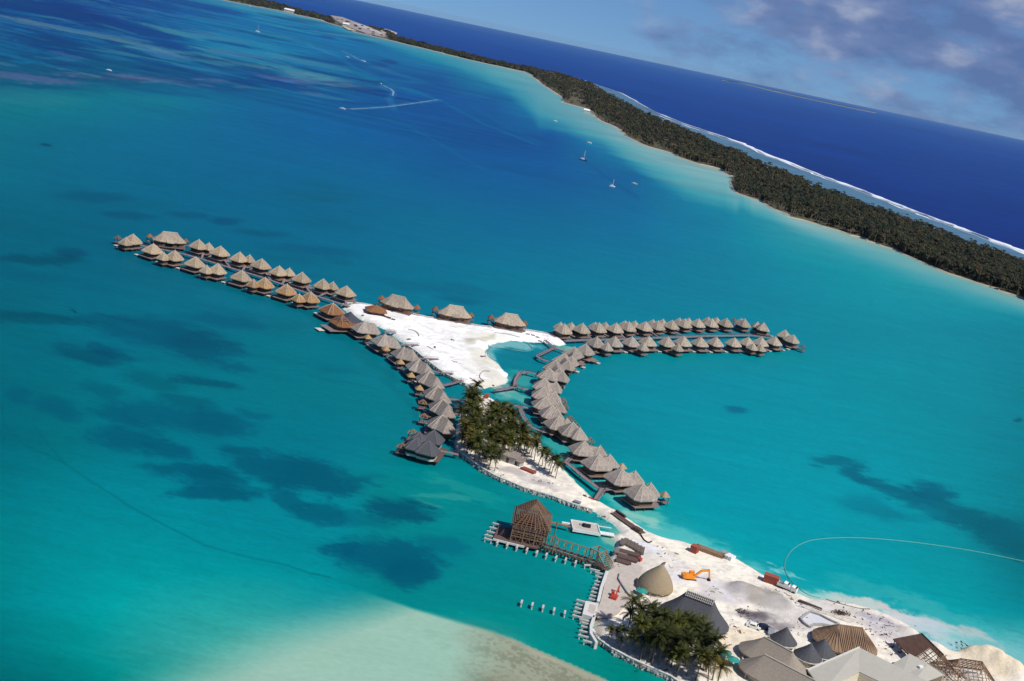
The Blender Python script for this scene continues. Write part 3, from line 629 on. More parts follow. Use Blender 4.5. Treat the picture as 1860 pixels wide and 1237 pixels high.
# far low atoll near the horizon
def atoll():
    b = MB(); c = [P(u, v+1.2, 0) for u, v in [(1310,144),(1360,153),(1420,168),(1480,181),(1550,196),(1590,204)]]
    o = ribbon(c, [30, 120, 180, 180, 120, 30], 0.3, 1, 3).build('far_atoll', pale_sand); tag(o, 'thin pale far atoll on the horizon', kind='structure')
    c = [p+p.normalized()*700 for p in c]
    b = ribbon(c, [40, 240, 340, 340, 200, 40], 3, 4, 9)
    tag(b.build('far_woods', mat('far_woods', (48, 62, 62), bump=0, scale=.001)), 'dark line of trees on the far atoll', kind='stuff')
atoll()

# ================================================================== MATERIALS OF BUILT THINGS
TH_TAN = mat('thatch_tan', (158, 139, 114), var=.32, scale=1.1, stretch=(1, 1, .5), bump=.9, bscale=5, bdist=.2, objvar=.15)
TH_MID = mat('thatch_honey', (150, 118, 82), var=.32, scale=1.1, stretch=(1, 1, .5), bump=.9, bscale=5, bdist=.2, objvar=.15)
TH_BRN = mat('thatch_brown', (128, 88, 56), var=.32, scale=1.1, stretch=(1, 1, .5), bump=.9, bscale=5, bdist=.2, objvar=.15)
TH_GRY = mat('thatch_grey', (148, 136, 126), var=.32, scale=1.1, stretch=(1, 1, .5), bump=.9, bscale=5, bdist=.2, objvar=.15)
TH_WARM = mat('thatch_warm_grey', (156, 142, 125), var=.32, scale=1.1, stretch=(1, 1, .5), bump=.9, bscale=5, bdist=.2, objvar=.15)
TH_GAZ = mat('thatch_gazebo', (164, 132, 92), var=.25, scale=3, bump=.6)
SLATE = mat('dark_shingle', (78, 78, 82), var=.22, scale=1.2, stretch=(2, 2, .6), bump=.6, bdist=.12)
CAPM = mat('ridge_cap', (188, 178, 162), var=.12, scale=3, bump=.2)
CAPD = mat('ridge_cap_dark', (106, 106, 112), var=.12, scale=3, bump=.2)
WOOD = mat('dark_timber', (84, 66, 60), var=.3, scale=2, bump=.3)
WALL = mat('woven_wall', (120, 88, 68), var=.3, scale=2.4, bump=.4)
WALLW = mat('cream_wall', (196, 186, 166), var=.1, scale=2, bump=.1)
DECK = mat('weathered_deck', (128, 112, 108), var=.2, scale=3, stretch=(1, 4, 1), bump=.3, objvar=.08)
DECKB = mat('brown_deck', (100, 80, 74), var=.3, scale=1.2, stretch=(1, 5, 1), bump=.3)
WALKM = mat('boardwalk_timber', (134, 120, 122), var=.18, scale=3, bump=.3)
PALEW = mat('pale_timber', (200, 192, 180), var=.12, scale=3, bump=.2)
PILE = mat('pile_timber', (92, 84, 80), var=.25, scale=3, bump=.2)
CONC = mat('concrete', (206, 203, 196), var=.12, scale=1.4, bump=.3)
CONCG = mat('grey_concrete', (160, 158, 154), var=.15, scale=1.2, bump=.3)
RAWW = mat('raw_timber', (140, 110, 86), var=.3, scale=2, bump=.2, objvar=.15)
BLACK = mat('dark_glass', (30, 32, 36), rough=.3, var=.1, bump=0, spec=.5)
RUBBER = mat('black_rubber', (38, 36, 36), var=.2, bump=.2)
def paint(name, c, rough=.5): return mat(name, c, rough=rough, var=.12, scale=1.5, bump=.1, spec=.4)
ORANGE = paint('orange_paint', (228, 142, 38)); RED = paint('red_paint', (176, 62, 48)); WHITE = paint('white_paint', (228, 228, 224)); GREYP = paint('grey_paint', (140, 144, 148)); TEAL = paint('teal_canvas', (40, 140, 130), .9); NAVY = paint('navy_paint', (30, 36, 62)); YEL = paint('yellow_paint', (220, 190, 60))
RUST = paint('rusty_red', (150, 78, 62), .8)

# ================================================================== VILLAS
def ring(pts, z): return [(p[0], p[1], z) for p in pts]
def octo(rx, ry=None, cut=.32):
    ry = ry or rx; cx = rx*cut*1.0; cy = ry*cut*1.0
    return [(rx, -ry+cy), (rx, ry-cy), (rx-cx, ry), (-rx+cx, ry), (-rx, ry-cy), (-rx, -ry+cy), (-rx+cx, -ry), (rx-cx, -ry)]
def roof_mb(eave, top, z0, z1, sag=-.03, thick=.32, mid=3):
    b = MB(); rings = [ring(eave, z0-thick), ring(eave, z0)]
    for k in range(1, mid+1):
        t = k/mid; s = t+sag*math.sin(math.pi*t)
        rings.append([(e[0]*(1-s)+q[0]*s, e[1]*(1-s)+q[1]*s, z0+(z1-z0)*t) for e, q in zip(eave, top)])
    b.loft(rings); return b
def hips_mb(eave, top, z0, z1, idx, w=.2, sag=-.03):
    b = MB()
    for i in idx:
        e, q = eave[i], top[i]; pts = []
        for k in range(0, 7):
            t = k/6; s = t+sag*math.sin(math.pi*t); pts.append((e[0]*(1-s)+q[0]*s, e[1]*(1-s)+q[1]*s, z0+(z1-z0)*t+.06))
        b.tube(pts, w, 4)
    return b
CACHE = {}
def cached(key, fn):
    if key not in CACHE: CACHE[key] = fn()
    return CACHE[key]
def pyr_roof(parent, loc, rz, r, z0, z1, m, cap, key, ry=None, caps=True):
    ev = octo(r, ry); top = [(p[0]*.03, p[1]*.03) for p in ev]
    me = cached(('roof', key, m.name), lambda: roof_mb(ev, top, z0, z1).mesh('roof', m))
    o = link('roof', me, parent, loc, rz+random.uniform(-.05, .05)); o.scale = (random.uniform(.97, 1.06), random.uniform(.97, 1.06), random.uniform(.97, 1.02))
    if caps:
        me2 = cached(('cap', key, cap.name), lambda: hips_mb(ev, top, z0, z1, range(0, 8, 1), .10).loft([[(math.cos(a)*.35, math.sin(a)*.35, z1-.35) for a in (0, 1.57, 3.14, 4.71)], [(math.cos(a)*.12, math.sin(a)*.12, z1+.55) for a in (0, 1.57, 3.14, 4.71)]]).mesh('ridge_cap', cap))
        link('ridge_cap', me2, o)
    return o
def walls(parent, loc, rz, r, z0, z1, m, key, ry=None):
    me = cached(('wall', key, m.name), lambda: MB().prism(octo(r*.97, ry*.97 if ry else None), z0, z1).mesh('wall', m))
    w = link('wall', me, parent, loc, rz)
    link('window_shade_band', cached(('win', key), lambda: MB().prism(octo(r+.03, (ry or r)+.03), z0+(z1-z0)*.35, z0+(z1-z0)*.8).mesh('window_shade_band', BLACK)), w)  # one dark ring stands for the windows and the shade below the eaves
    return w
def piles(parent, pts, z1, name='stilt', r=.16, m=None):
    me = cached(('pile', round(z1, 2), r, (m or PILE).name), lambda: MB().tube([(0, 0, -1.2), (0, 0, z1)], r, 6).mesh(name, m or PILE))
    for p in pts: link(name, me, parent, (p[0], p[1], 0))
def gazebo(parent, loc, rz, m, open_frame=False, z=1.5, r=1.75):
    mb = lambda: MB().box((0, 0, z-.12), (r*1.8, r*1.8, .24)).mesh('gazebo_deck', DECK)
    link('gazebo_deck', cached(('gd', z, r), mb), parent, loc, rz)
    me = cached(('gp', z, r), lambda: MB().tube([(0, 0, -1.2), (0, 0, z+2.1)], .12, 5).mesh('gazebo_post', WOOD))
    for sx in (-1, 1):
        for sy in (-1, 1):
            c, s_ = math.cos(rz), math.sin(rz); x, y = sx*r*.68, sy*r*.68
            link('gazebo_post', me, parent, (loc[0]+x*c-y*s_, loc[1]+x*s_+y*c, 0), rz)
    if not open_frame:
        ev = octo(r, r, .3); top = [(p[0]*.04, p[1]*.04) for p in ev]
        link('gazebo_roof', cached(('gr', z, r, m.name), lambda: roof_mb(ev, top, z+2.0, z+3.7, thick=.2).mesh('gazebo_roof', m)), parent, loc, rz)
    else:
        def fr():
            b = MB(); apex = (0, 0, z+3.4); cs = [(sx*r*.9, sy*r*.9, z+2.0) for sx, sy in ((-1, -1), (1, -1), (1, 1), (-1, 1))]
            for i in range(4):
                b.beam(cs[i], apex, .16); b.beam(cs[i], cs[(i+1) % 4], .2)
                md = tuple((cs[i][k]+cs[(i+1) % 4][k])/2 for k in range(3)); b.beam(md, apex, .14)
                for t in (.35, .65):
                    b.beam(tuple(cs[i][k]*(1-t)+apex[k]*t for k in range(3)), tuple(cs[(i+1) % 4][k]*(1-t)+apex[k]*t for k in range(3)), .12)
            return b.mesh('gazebo_frame', RAWW)
        link('gazebo_frame', cached(('gf', z, r), fr), parent, loc, rz)
ZA = 8.3
def villa(apex, out, m, cap, label, group, name='overwater_villa', second=None, gaz=None, gaz_m=None, gaz_open=False, r=5.1, wing=None, side=1, za=ZA, deck=True, wallm=None, twist=.0, outw=False, r2=2.9, link2=False):
    """apex: pixel of the main roof tip; out: world direction of the sea deck; second, wing, gaz: pixels of further roof tips"""
    p = P(apex[0], apex[1], za+.2); base = Vector((p.x, p.y, 0))
    rz = math.atan2(out.y, out.x)-math.pi/2
    e_ = empty(name, base, rz); tag(e_, label, 'villa', group)
    inv = lambda w: Vector(((w.x-base.x)*math.cos(-rz)-(w.y-base.y)*math.sin(-rz), (w.x-base.x)*math.sin(-rz)+(w.y-base.y)*math.cos(-rz), 0))
    k = 'm%.1f' % r
    pyr_roof(e_, (0, 0, 0), twist, r, 4.2, za, m, cap, k+str(za))
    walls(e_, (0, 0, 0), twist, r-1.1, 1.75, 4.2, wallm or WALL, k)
    if deck:
        if outw: ex, lo = (side*.8, r+1.0, r*1.1, 3.0), (side*2.4, r+2.6)
        else: ex, lo = (side*(r+.5), 1.2, 3.0, 3.8), (side*(r+3.2), 2.4)
        link('deck', cached(('deck', r, side, outw), lambda: MB().box((0, .5, 1.62), (2*r-.9, 2*r+.6, .26)).mesh('deck', DECK)), e_)
        link('sun_deck', cached(('sund', r, side, outw), lambda: MB().box((ex[0], ex[1], 1.42), (ex[2], ex[3], .2)).mesh('sun_deck', DECK)), e_)
        link('lower_platform', cached(('low', r, side, outw), lambda: MB().box((lo[0], lo[1], .62), (2.4, 2.0, .18)).mesh('lower_platform', PALEW)), e_)
        q = r-1.1
        piles(e_, [(sx*q, sy) for sx in (-1, 1) for sy in (-q, 0, q)]+[(ex[0]-1, ex[1]+1.2), (ex[0]+1, ex[1]+1.2)], 1.55)
        piles(e_, [(lo[0]-1, lo[1]+.8), (lo[0]+1, lo[1]+.8)], .95, 'mooring_pile', .14, PALEW)
    if second:
        w = inv(P(second[0], second[1], 7.4)); loc = (w.x, w.y, 0)
        pyr_roof(e_, loc, twist, r2, 4.0, 7.2 if r2 < 3 else 7.7, m, cap, 's%.1f' % r2)
        if link2:
            L2 = math.hypot(w.x, w.y); a2 = math.atan2(w.y, w.x)
            link('link_roof', roof_mb([(0, -3), (L2, -2.4), (L2, 2.4), (0, 3)], [(0, -.05), (L2, -.05), (L2, .05), (0, .05)], 4.1, 6.9).mesh('link_roof', m), e_, (0, 0, 0), a2)
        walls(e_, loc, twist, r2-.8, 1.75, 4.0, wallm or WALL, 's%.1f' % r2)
        link('side_deck', cached('sd', lambda: MB().box((0, 0, 1.60), (4.8, 4.8, .26)).mesh('side_deck', DECK)), e_, loc)
        piles(e_, [(w.x-2.1, w.y-2.1), (w.x+2.1, w.y-2.1), (w.x-2.1, w.y+2.1), (w.x+2.1, w.y+2.1)], 1.55)
    if wing:
        w = inv(P(wing[0], wing[1], 7.4)); L_ = math.hypot(w.x, w.y); a = math.atan2(w.y, w.x)
        def wg():
            ev = [(-1.5, -4.3), (L_*.6, -4.2), (L_+2.6, -3.2), (L_+3.6, 0), (L_+2.6, 3.2), (L_*.6, 4.2), (-1.5, 4.3), (-2.2, 0)]
            top = [(0, 0), (L_*.6, 0), (L_, 0), (L_, 0), (L_, 0), (L_*.6, 0), (0, 0), (-.2, 0)]
            top = [(t[0], t[1]+(.02 if i > 3 else -.02)) for i, t in enumerate(top)]
            return roof_mb(ev, top, 4.05, 8.1).mesh('wing_roof', m)
        link('wing_roof', wg(), e_, (0, 0, 0), a)
        b = MB().prism([(0, -2.4), (L_+1.6, -2.4), (L_+1.6, 2.4), (0, 2.4)], 1.75, 3.8).mesh('wing_wall', wallm or WALL); link('wing_wall', b, e_, (0, 0, 0), a)
        piles(e_, [(w.x*.8-w.y/L_*2, w.y*.8+w.x/L_*2), (w.x*.8+w.y/L_*2, w.y*.8-w.x/L_*2), (w.x*1.1, w.y*1.1)], 1.75)
    if gaz:
        w = inv(P(gaz[0], gaz[1], 5.2)); gazebo(e_, (w.x, w.y, 0), 0, gaz_m or TH_GAZ, gaz_open)
        link('gazebo_bridge', MB().beam((w.x*.45, w.y*.45, 1.5), (w.x, w.y, 1.5), 1.0, .15).mesh('gazebo_bridge', DECK), e_)
    return e_
def outdir(pts, i, sign):
    a = P(*pts[max(i-1, 0)], ZA); b = P(*pts[min(i+1, len(pts)-1)], ZA); d = (b-a).normalized()
    return Vector((-d.y, d.x, 0))*sign
ORD = ['first','second','third','fourth','fifth','sixth','seventh','eighth','ninth','tenth','eleventh','twelfth','thirteenth','fourteenth','fifteenth','sixteenth']

# left arm, near row (walkway side hidden, decks towards the camera)
NEAR = [((279,442),None,TH_TAN),((318,455),(298,458),TH_TAN),((356,466),None,TH_TAN),((396,479),(376,482),TH_TAN),((440,491),None,TH_TAN),((482,504),(461,507),TH_MID),((522,516),None,TH_MID),((565,529.5),(544,533),TH_MID),((605.5,550),None,TH_BRN)]
pts = [n[0] for n in NEAR]
for i, (a, s2, m) in enumerate(NEAR):
    kind_ = 'twin-peaked' if s2 else 'single-peaked'; colr = {'thatch_tan': 'tan', 'thatch_honey': 'honey brown', 'thatch_brown': 'dark brown'}[m.name]
    villa(a, outdir(pts, i, -1), m, CAPM, '%s %s thatched villa, %s from the tip, near row of the left arm' % (kind_, colr, ORD[i]),
          'villas in the near row of the left arm', second=s2, r=4.15 if s2 else (5.3 if m is TH_BRN else 4.5))
FARR = [((362,435),(380,441)),((401,447),None),((436,458),(454,463)),((476,470),None),((508,482),(526,487)),((549.5,494.5),None),((588,506),(605.5,512)),((630,519),None)]
pts = [n[0] for n in FARR]
for i, (a, s2) in enumerate(FARR):
    villa(a, outdir(pts, i, 1), TH_TAN, CAPM, '%s pale tan villa, %s from the tip, far row of the left arm' % ('twin-peaked' if s2 else 'single-peaked', ORD[i]),
          'villas in the far row of the left arm', second=s2, r=4.2 if s2 else 4.5)
# tip villa of the left arm
villa((242,425), outdir([(242,425),(279,436)], 0, -1), TH_TAN, CAPM, 'tan thatched villa at the very tip of the left arm, with a lookout', 'villas at the end of the left arm', second=(229,431), gaz=(215,427), gaz_open=True, r=4.4)
# left curve: grey hipped villas with a wing towards the sand and a little gazebo over the water
CUR = [((663,583),(680,590),(634,586)),((700,607),(717,615),(669,607)),((735,629),(749,638),(702,628)),((762,652),(775,663),(728.5,652)),((781,674),(793,687),(748,676)),((795,701),(805,713),(763,699)),((805,724),(813,738),(769,724)),((804,753),(814,766),(771,749))]
pts = [c[0] for c in CUR]
for i, (a, wg, gz) in enumerate(CUR):
    villa(a, outdir(pts, i, -1), TH_GRY, CAPM, 'long grey hipped villa, %s down the left curve, with %s gazebo' % (ORD[i], 'a bare frame' if i > 5 else 'a small tan'),
          'grey villas along the left curve', wing=wg, gaz=gz, gaz_open=(i > 5), gaz_m=TH_GAZ, r=4.7, side=1)
# unfinished villa with black sheeting between the brown one and the grey ones
def unfinished():
    b = P(622, 580, 6); e_ = empty('unfinished_villa', (b.x, b.y, 0), math.radians(-50)); tag(e_, 'half-thatched villa with bare rafters beside the black sheeted roof', 'villa')
    ev = octo(5.6, 4.6); top = [(p[0]*.5, p[1]*.4) for p in ev]
    o = link('roof', roof_mb(ev, top, 3.9, 5.4, thick=.4).mesh('roof', TH_BRN), e_)
    f = MB()
    for i in range(8):
        f.beam((ev[i][0], ev[i][1], 4.0), (0, 0, 8.0), .2); f.beam(((ev[i][0]+ev[(i+1) % 8][0])/2, (ev[i][1]+ev[(i+1) % 8][1])/2, 4.0), (0, 0, 8.0), .16)
        for t in (.55, .7, .85):
            q = [tuple(ev[j % 8][k]*(1-t) for k in (0, 1)) for j in (i, i+1)]; f.beam((q[0][0], q[0][1], 4+4*t), (q[1][0], q[1][1], 4+4*t), .14)
    link('rafters', f.mesh('rafters', RAWW), e_)
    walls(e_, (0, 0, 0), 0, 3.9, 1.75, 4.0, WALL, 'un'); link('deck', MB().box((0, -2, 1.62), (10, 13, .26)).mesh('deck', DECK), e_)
    link('lower_platform', MB().box((-1, -10.5, .7), (4.5, 3, .2)).mesh('lower_platform', PALEW), e_)
    piles(e_, [(x, y) for x in (-4, 4) for y in (-7, -2, 3)], 1.6)
    b = P(637, 566, 8.4); e2 = empty('sheeted_villa', (b.x, b.y, 0), math.radians(-45)); tag(e2, 'villa roof wrapped in black sheeting with a brown thatched lower edge', 'villa')
    ev = octo(5.6); top = [(p[0]*.03, p[1]*.03) for p in ev]
    link('roof', roof_mb(ev, top, 4.3, 8.4, sag=.1).mesh('roof', mat('black_sheeting', (66, 66, 76), var=.2, bump=.5)), e2)
    link('eave_thatch', roof_mb(octo(6.1), octo(5.3), 3.9, 4.5, thick=.4, mid=1).mesh('eave_thatch', TH_BRN), e2)
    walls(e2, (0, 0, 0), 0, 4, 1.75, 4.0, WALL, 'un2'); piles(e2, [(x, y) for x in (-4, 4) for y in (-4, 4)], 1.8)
unfinished()
# dark shingled house at the end of the left curve
def dark_house():
    b = P(768, 812, 3); e_ = empty('overwater_house', (b.x, b.y, 0), math.radians(-8)); tag(e_, 'dark grey shingled overwater house with white walls at the foot of the left curve', 'house')
    def at(u, v, z): w = P(u, v, z); a = math.radians(8); dx, dy = w.x-b.x, w.y-b.y; return (dx*math.cos(a)-dy*math.sin(a), dx*math.sin(a)+dy*math.cos(a), 0)
    for (u, v, z1, rx, ry, k) in ((779, 800, 8.0, 4.3, 4.3, 'a'), (757, 796, 7.4, 3.3, 4.4, 'b'), (789, 781, 8.0, 4.1, 4.1, 'c'), (763, 785, 7.2, 3.2, 3.4, 'd')):
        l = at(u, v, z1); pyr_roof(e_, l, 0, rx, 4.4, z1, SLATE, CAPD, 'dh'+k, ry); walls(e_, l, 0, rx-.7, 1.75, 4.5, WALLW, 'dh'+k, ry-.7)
    link('deck', MB().box((0, 0, 1.6), (15.5, 15, .3)).mesh('deck', DECKB), e_)
    for (u, v) in ((751, 779), (731.6, 804)):
        l = at(u, v, 5.0); gazebo(e_, l, 0, RAWW, True)
    link('awning', MB().box(at(748, 813, 2.6)[:2]+(3.0,), (3.2, 1.6, .12)).mesh('awning', YEL), e_)
    piles(e_, [(x, y) for x in (-7, -2.4, 2.4, 7) for y in (-7, 0, 7)], 1.5)
dark_house()
# big ridge-roofed villas
def big_villa(r1, r2, label, land, rzfix=0):
    a, b = P(*r1, 9.2), P(*r2, 9.2); c = (a+b)/2; d = (b-a); rz = math.atan2(d.y, d.x); L_ = d.length/2
    e_ = empty('presidential_villa', (c.x, c.y, 0), rz); tag(e_, label, 'villa', 'large ridge-roofed villas')
    R1, R2 = L_+5.0, 4.4
    ev = [(R1, -1.8), (R1, 1.8), (L_+1.6, R2), (-L_-1.6, R2), (-R1, 1.8), (-R1, -1.8), (-L_-1.6, -R2), (L_+1.6, -R2)]
    top = [(L_, -.05), (L_, .05), (L_*.9, .08), (-L_*.9, .08), (-L_, .05), (-L_, -.05), (-L_*.9, -.08), (L_*.9, -.08)]
    o = link('roof', cached(('bigroof', round(L_, 1)), lambda: roof_mb(ev, top, 4.5, 9.0, sag=.07).mesh('roof', TH_WARM)), e_)
    link('ridge_cap', MB().tube([(-L_, 0, 9.1), (L_, 0, 9.1)], .22, 5).mesh('ridge_cap', CAPM), o)
    w = link('wall', MB().prism([(R1-1.2, -1.6), (R1-1.2, 1.6), (L_+1, R2-1), (-L_-1, R2-1), (-R1+1.2, 1.6), (-R1+1.2, -1.6), (-L_-1, -R2+1), (L_+1, -R2+1)], 1.75, 4.4).mesh('wall', WALL), e_)
    link('window', MB().box((0, -R2+.97, 3.0), (4, .1, 1.5)).mesh('window', BLACK), w)
    for s in (-1, 1): link('window', MB().box((s*(L_+.3), -R2+.97, 3.0), (1.2, .1, 1.3)).mesh('window', BLACK), w)
    link('porch_roof', MB().prism([(-1.9, -R2-1.0), (1.9, -R2-1.0), (1.9, -R2+1.0), (-1.9, -R2+1.0)], 4.1, [4.3, 4.3, 5.5, 5.5]).mesh('porch_roof', TH_WARM), e_)
    link('deck', MB().box((0, .4, 1.6), (2*R1-.6, 2*R2+.8, .3)).mesh('deck', DECK), e_)
    link('railing', MB().beam((-R1, -R2+.6, 2.3), (R1, -R2+.6, 2.3), .12).beam((-R1, -R2+.6, 1.9), (R1, -R2+.6, 1.9), .1).mesh('railing', WOOD), e_)
    piles(e_, [(x, y) for x in (-R1+1.5, -4, 4, R1-1.5) for y in (-R2+.8, 0, R2-.8)], 1.5)
    gazebo(e_, (-R1-.8, R2*.9, 0), 0, TH_BRN, z=2.6); gazebo(e_, (R1+.6, R2*1.1, 0), 0, TH_BRN, z=2.0)
    if land:
        q = P(*land, 1.2); dx, dy = q.x-c.x, q.y-c.y; lx, ly = dx*math.cos(rz)+dy*math.sin(rz), -dx*math.sin(rz)+dy*math.cos(rz)
        link('ramp', MB().beam((0, -R2, 1.7), (lx, ly, 1.4), 1.9, .2).mesh('ramp', WALKM), e_)
        link('ramp_rail', MB().beam((-.9, -R2, 2.6), (lx-.9, ly, 2.3), .1).beam((.9, -R2, 2.6), (lx+.9, ly, 2.3), .1).mesh('ramp_rail', WOOD), e_)
big_villa((296,420), (323,423), 'large ridge-roofed tan villa on stilts near the tip of the left arm', None)
big_villa((712,534), (737,540), 'large ridge-roofed villa off the sand islet, leftmost of three in a line', (711,566))
big_villa((816,553), (842,557), 'large ridge-roofed villa off the sand islet, middle one of three', (831,587))
big_villa((917.5,568), (941,571.5), 'large ridge-roofed villa off the sand islet, rightmost of three', (949,605))
# right arm
RB = [((1026,588),(1019,585.5)),((1059,587.5),(1039,585.5)),((1089,586),(1082,585)),((1120,587),(1101,585)),((1143,584),(1136.5,582)),((1173.5,584),(1154.6,582)),((1196,582),(1187,580)),((1222,581),(1205,579.5)),((1245,578.5),(1235,577)),((1270,578),(1252,577)),((1294,578),(1287,576)),((1320.5,578),(1303,576))]
pts = [n[0] for n in RB]
for i, (a, s2) in enumerate(RB):
    villa(a, outdir(pts, i, 1), TH_WARM, CAPM, 'pale grey twin-roofed villa, %s from the sand, far row of the right arm' % ORD[i], 'villas in the far row of the right arm', second=s2, r=4.1, side=-1)
villa((1353,579), outdir([(1320,578),(1353,579)], 1, 1), TH_WARM, CAPM, 'grey villa with a bare lookout, beyond the end of the right arm far row', 'villas at the tip of the right arm', second=(1347,578), gaz=(1335,577), gaz_open=True, r=4.0)
villa((1388,586), outdir([(1353,579),(1388,586)], 1, 1), TH_WARM, CAPM, 'grey twin villa standing alone between the two rows near the right arm tip', 'villas at the tip of the right arm', second=(1377,584), r=4.0)
villa((1427,599), outdir([(1388,586),(1427,599)], 1, 1), TH_WARM, CAPM, 'grey villa behind the tip cluster of the right arm', 'villas at the tip of the right arm', r=3.9)
villa((1442,608), outdir([(1409,611),(1442,608)], 1, 1)*-1, TH_WARM, CAPM, 'outermost grey villa of the right arm, with a small lookout on its deck', 'villas at the tip of the right arm', second=(1435,608), gaz=(1459,625), gaz_open=True, r=3.9)
RF = [((1085,612),(1104,622.5)),((1118,611),None),((1149,611),None),((1179.5,610),(1170,623)),((1214,612),None),((1243,611),(1233,624)),((1274,612),None),((1302,612),None),((1335,612.7),None),((1360,612),(1368.6,623)),((1384,612),(1383,625)),((1409,611),None)]
pts = [n[0] for n in RF]
for i, (a, s2) in enumerate(RF):
    villa(a, outdir(pts, i, -1), TH_WARM if i > 2 else TH_GRY, CAPM, 'pale grey villa, %s from the bend, near row of the right arm' % ORD[i], 'villas in the near row of the right arm', second=s2, r=4.25, side=-1)
# right curve, from the bend down to the last villa
RC = [((1065,625),None,None,5.4),((1044,630),(1039,648.5),None,5.4),((1026,641),(1033,655),None,5.4),((1010,654),(1017,669.5),None,5.4),((999,668),(1022,676),None,5.4),((990,687),(1010,695),None,5.3),((988.5,702),(1008,712),(1024,722),5.3),
      ((991,719.7),(1016,728.6),(1027,732),5.3),((1003.5,736),(1012,744),None,5.3),((1015.6,754.5),(1030,762),(1036.6,754),5.4),((1041.5,766.7),(1053,779),(1047,766),5.9),((1062.5,800),(1090,811),(1073,793),5.7),((1088,826),(1108,826.5),(1093,810),5.8),((1130,851.6),(1154,856.5),(1131,841),5.9),((1168,879),(1182,879),(1209,892),6.0)]
pts = [n[0] for n in RC]
for i, (a, s2, gz, r) in enumerate(RC):
    tanG = i in (13, 14)
    villa(a, outdir(pts, i, 1), TH_GRY, CAPM, 'grey thatched villa with smaller side roof, %s from the bend down the right curve' % ORD[i], 'grey villas along the right curve', second=s2, gaz=gz, gaz_open=not tanG, gaz_m=TH_TAN, link2=True, r2=3.5, r=round(r*.85, 2), side=(1 if i % 2 else -1), outw=True)
# small brown roofed hut on the sand islet
def hut():
    b = P(684.5, 554.5, 5.6); e_ = empty('round_hut', (b.x, b.y, 0), .3); tag(e_, 'dark brown thatched hut standing on the white sand near its tip', 'hut')
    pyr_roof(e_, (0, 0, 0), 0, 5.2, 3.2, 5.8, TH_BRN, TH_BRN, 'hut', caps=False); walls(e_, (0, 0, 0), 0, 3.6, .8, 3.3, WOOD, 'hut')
hut()

# ================================================================== BOARDWALKS
def boardwalk(px, label, width=1.7, z=1.75, m=None, name='boardwalk', rail=True, step=7.0, group='boardwalks between the villas'):
    pts = [P(u, v, z) for u, v in px]; c = pts[0]; e_ = empty(name, (c.x, c.y, 0)); tag(e_, label, 'boardwalk', group)
    lp = [p-Vector((c.x, c.y, 0)) for p in pts]
    b = MB(); rl = MB(); pl = []
    for i in range(len(lp)-1):
        p, q = lp[i], lp[i+1]; d = (q-p); L_ = d.length
        if L_ < .1: continue
        d.normalize(); n = Vector((-d.y, d.x, 0))
        b.beam(p+Vector((0, 0, .004*i)), q+Vector((0, 0, .004*i)), width, .22)
        if rail:
            for s in (-1, 1):
                o = n*s*(width/2-.08); rl.beam(p+o+Vector((0, 0, .95)), q+o+Vector((0, 0, .95)), .09)
                k = max(1, int(L_/3))
                for j in range(k+1): t = p+d*L_*j/k+o; rl.beam(t, t+Vector((0, 0, .95)), .08)
        k = max(1, int(L_/step))
        for j in range(k+1):
            t = p+d*L_*j/k
            if j == k and i < len(lp)-2: continue
            for s in (-1, 1): pl.append(t+n*s*(width/2-.1))
    link('walk_deck', b.mesh('walk_deck', m or WALKM), e_)
    if rail: link('railing', rl.mesh('railing', WOOD), e_)
    piles(e_, [(t.x, t.y) for t in pl[:98]], z-.1, 'pile', .14)
    return e_
boardwalk([(255,446),(300,454),(332,461),(378,474),(430,490),(480,505),(533,524),(581,540),(634,557)], 'long straight boardwalk running between the two rows of the left arm', 2.0)
for i, (a, b) in enumerate([((366,470),(372,453)),((418,486),(402,464)),((440,493),(448,478)),((492,509),(478,488)),((512,517),(520,503)),((566,535),(550,512)),((578,539),(602,527)),((628,555),(630,536))]):
    boardwalk([a, b], 'short side walk to the %s villa of the left arm far row' % ORD[i], 1.2, rail=False, group='side walks of the left arm')
boardwalk([(697,603),(718,603)], 'short footbridge from the second grey villa to the sand', 1.4)
boardwalk([(726,626.5),(760,626.5)], 'footbridge from the third grey villa onto the white sand', 1.4)
boardwalk([(758,651),(796,652)], 'footbridge from the fourth grey villa onto the white sand', 1.4)
boardwalk([(785,674),(800,677),(822,678)], 'footbridge from the fifth grey villa across the channel to the sand', 1.4)
boardwalk([(804.5,700),(820,697),(840,691)], 'rising footbridge from the sixth grey villa to the corner of the sand', 1.4)
boardwalk([(816,725),(846,728)], 'footbridge from the seventh grey villa to the palm grove', 1.5)
boardwalk([(820,751),(842,754)], 'footbridge from the eighth grey villa to the palm grove', 1.5)
boardwalk([(795,818),(833,826)], 'footbridge from the dark shingled house to the shore', 1.6)
boardwalk([(1026,619),(1060,617.5),(1120,616.5),(1200,613.5),(1278,610.5),(1366,609),(1399,613.5),(1425,617)], 'long boardwalk between the two rows of the right arm', 2.0)
for i, (a, b) in enumerate([((1060,602),(1075,616)),((1120,600),(1136,615)),((1172,596),(1196,612)),((1215,599),(1240,610)),((1263,599),(1290,610)),((1314,598),(1345,609))]):
    boardwalk([a, b], 'diagonal side walk, %s from the sand, linking the right arm rows' % ORD[i], 1.2, rail=False, group='diagonal walks of the right arm')
boardwalk([(990.6,618),(1007,631.5),(1024.5,637.5)], 'walk from the sand point across the lagoon to the right curve', 1.7)
boardwalk([(1006,632),(975,647),(984,653),(997,657)], 'angled loop of boardwalk standing in the inner lagoon', 1.6)
boardwalk([(935,703),(937,690),(945,676.5),(957,675.5),(974,680)], 'curved boardwalk leaving the beach for the right curve villas', 1.8)
boardwalk([(898,708.5),(939,702.5),(948,706.5),(970,709)], 'low boardwalk crossing the channel below the inner beach', 1.6)
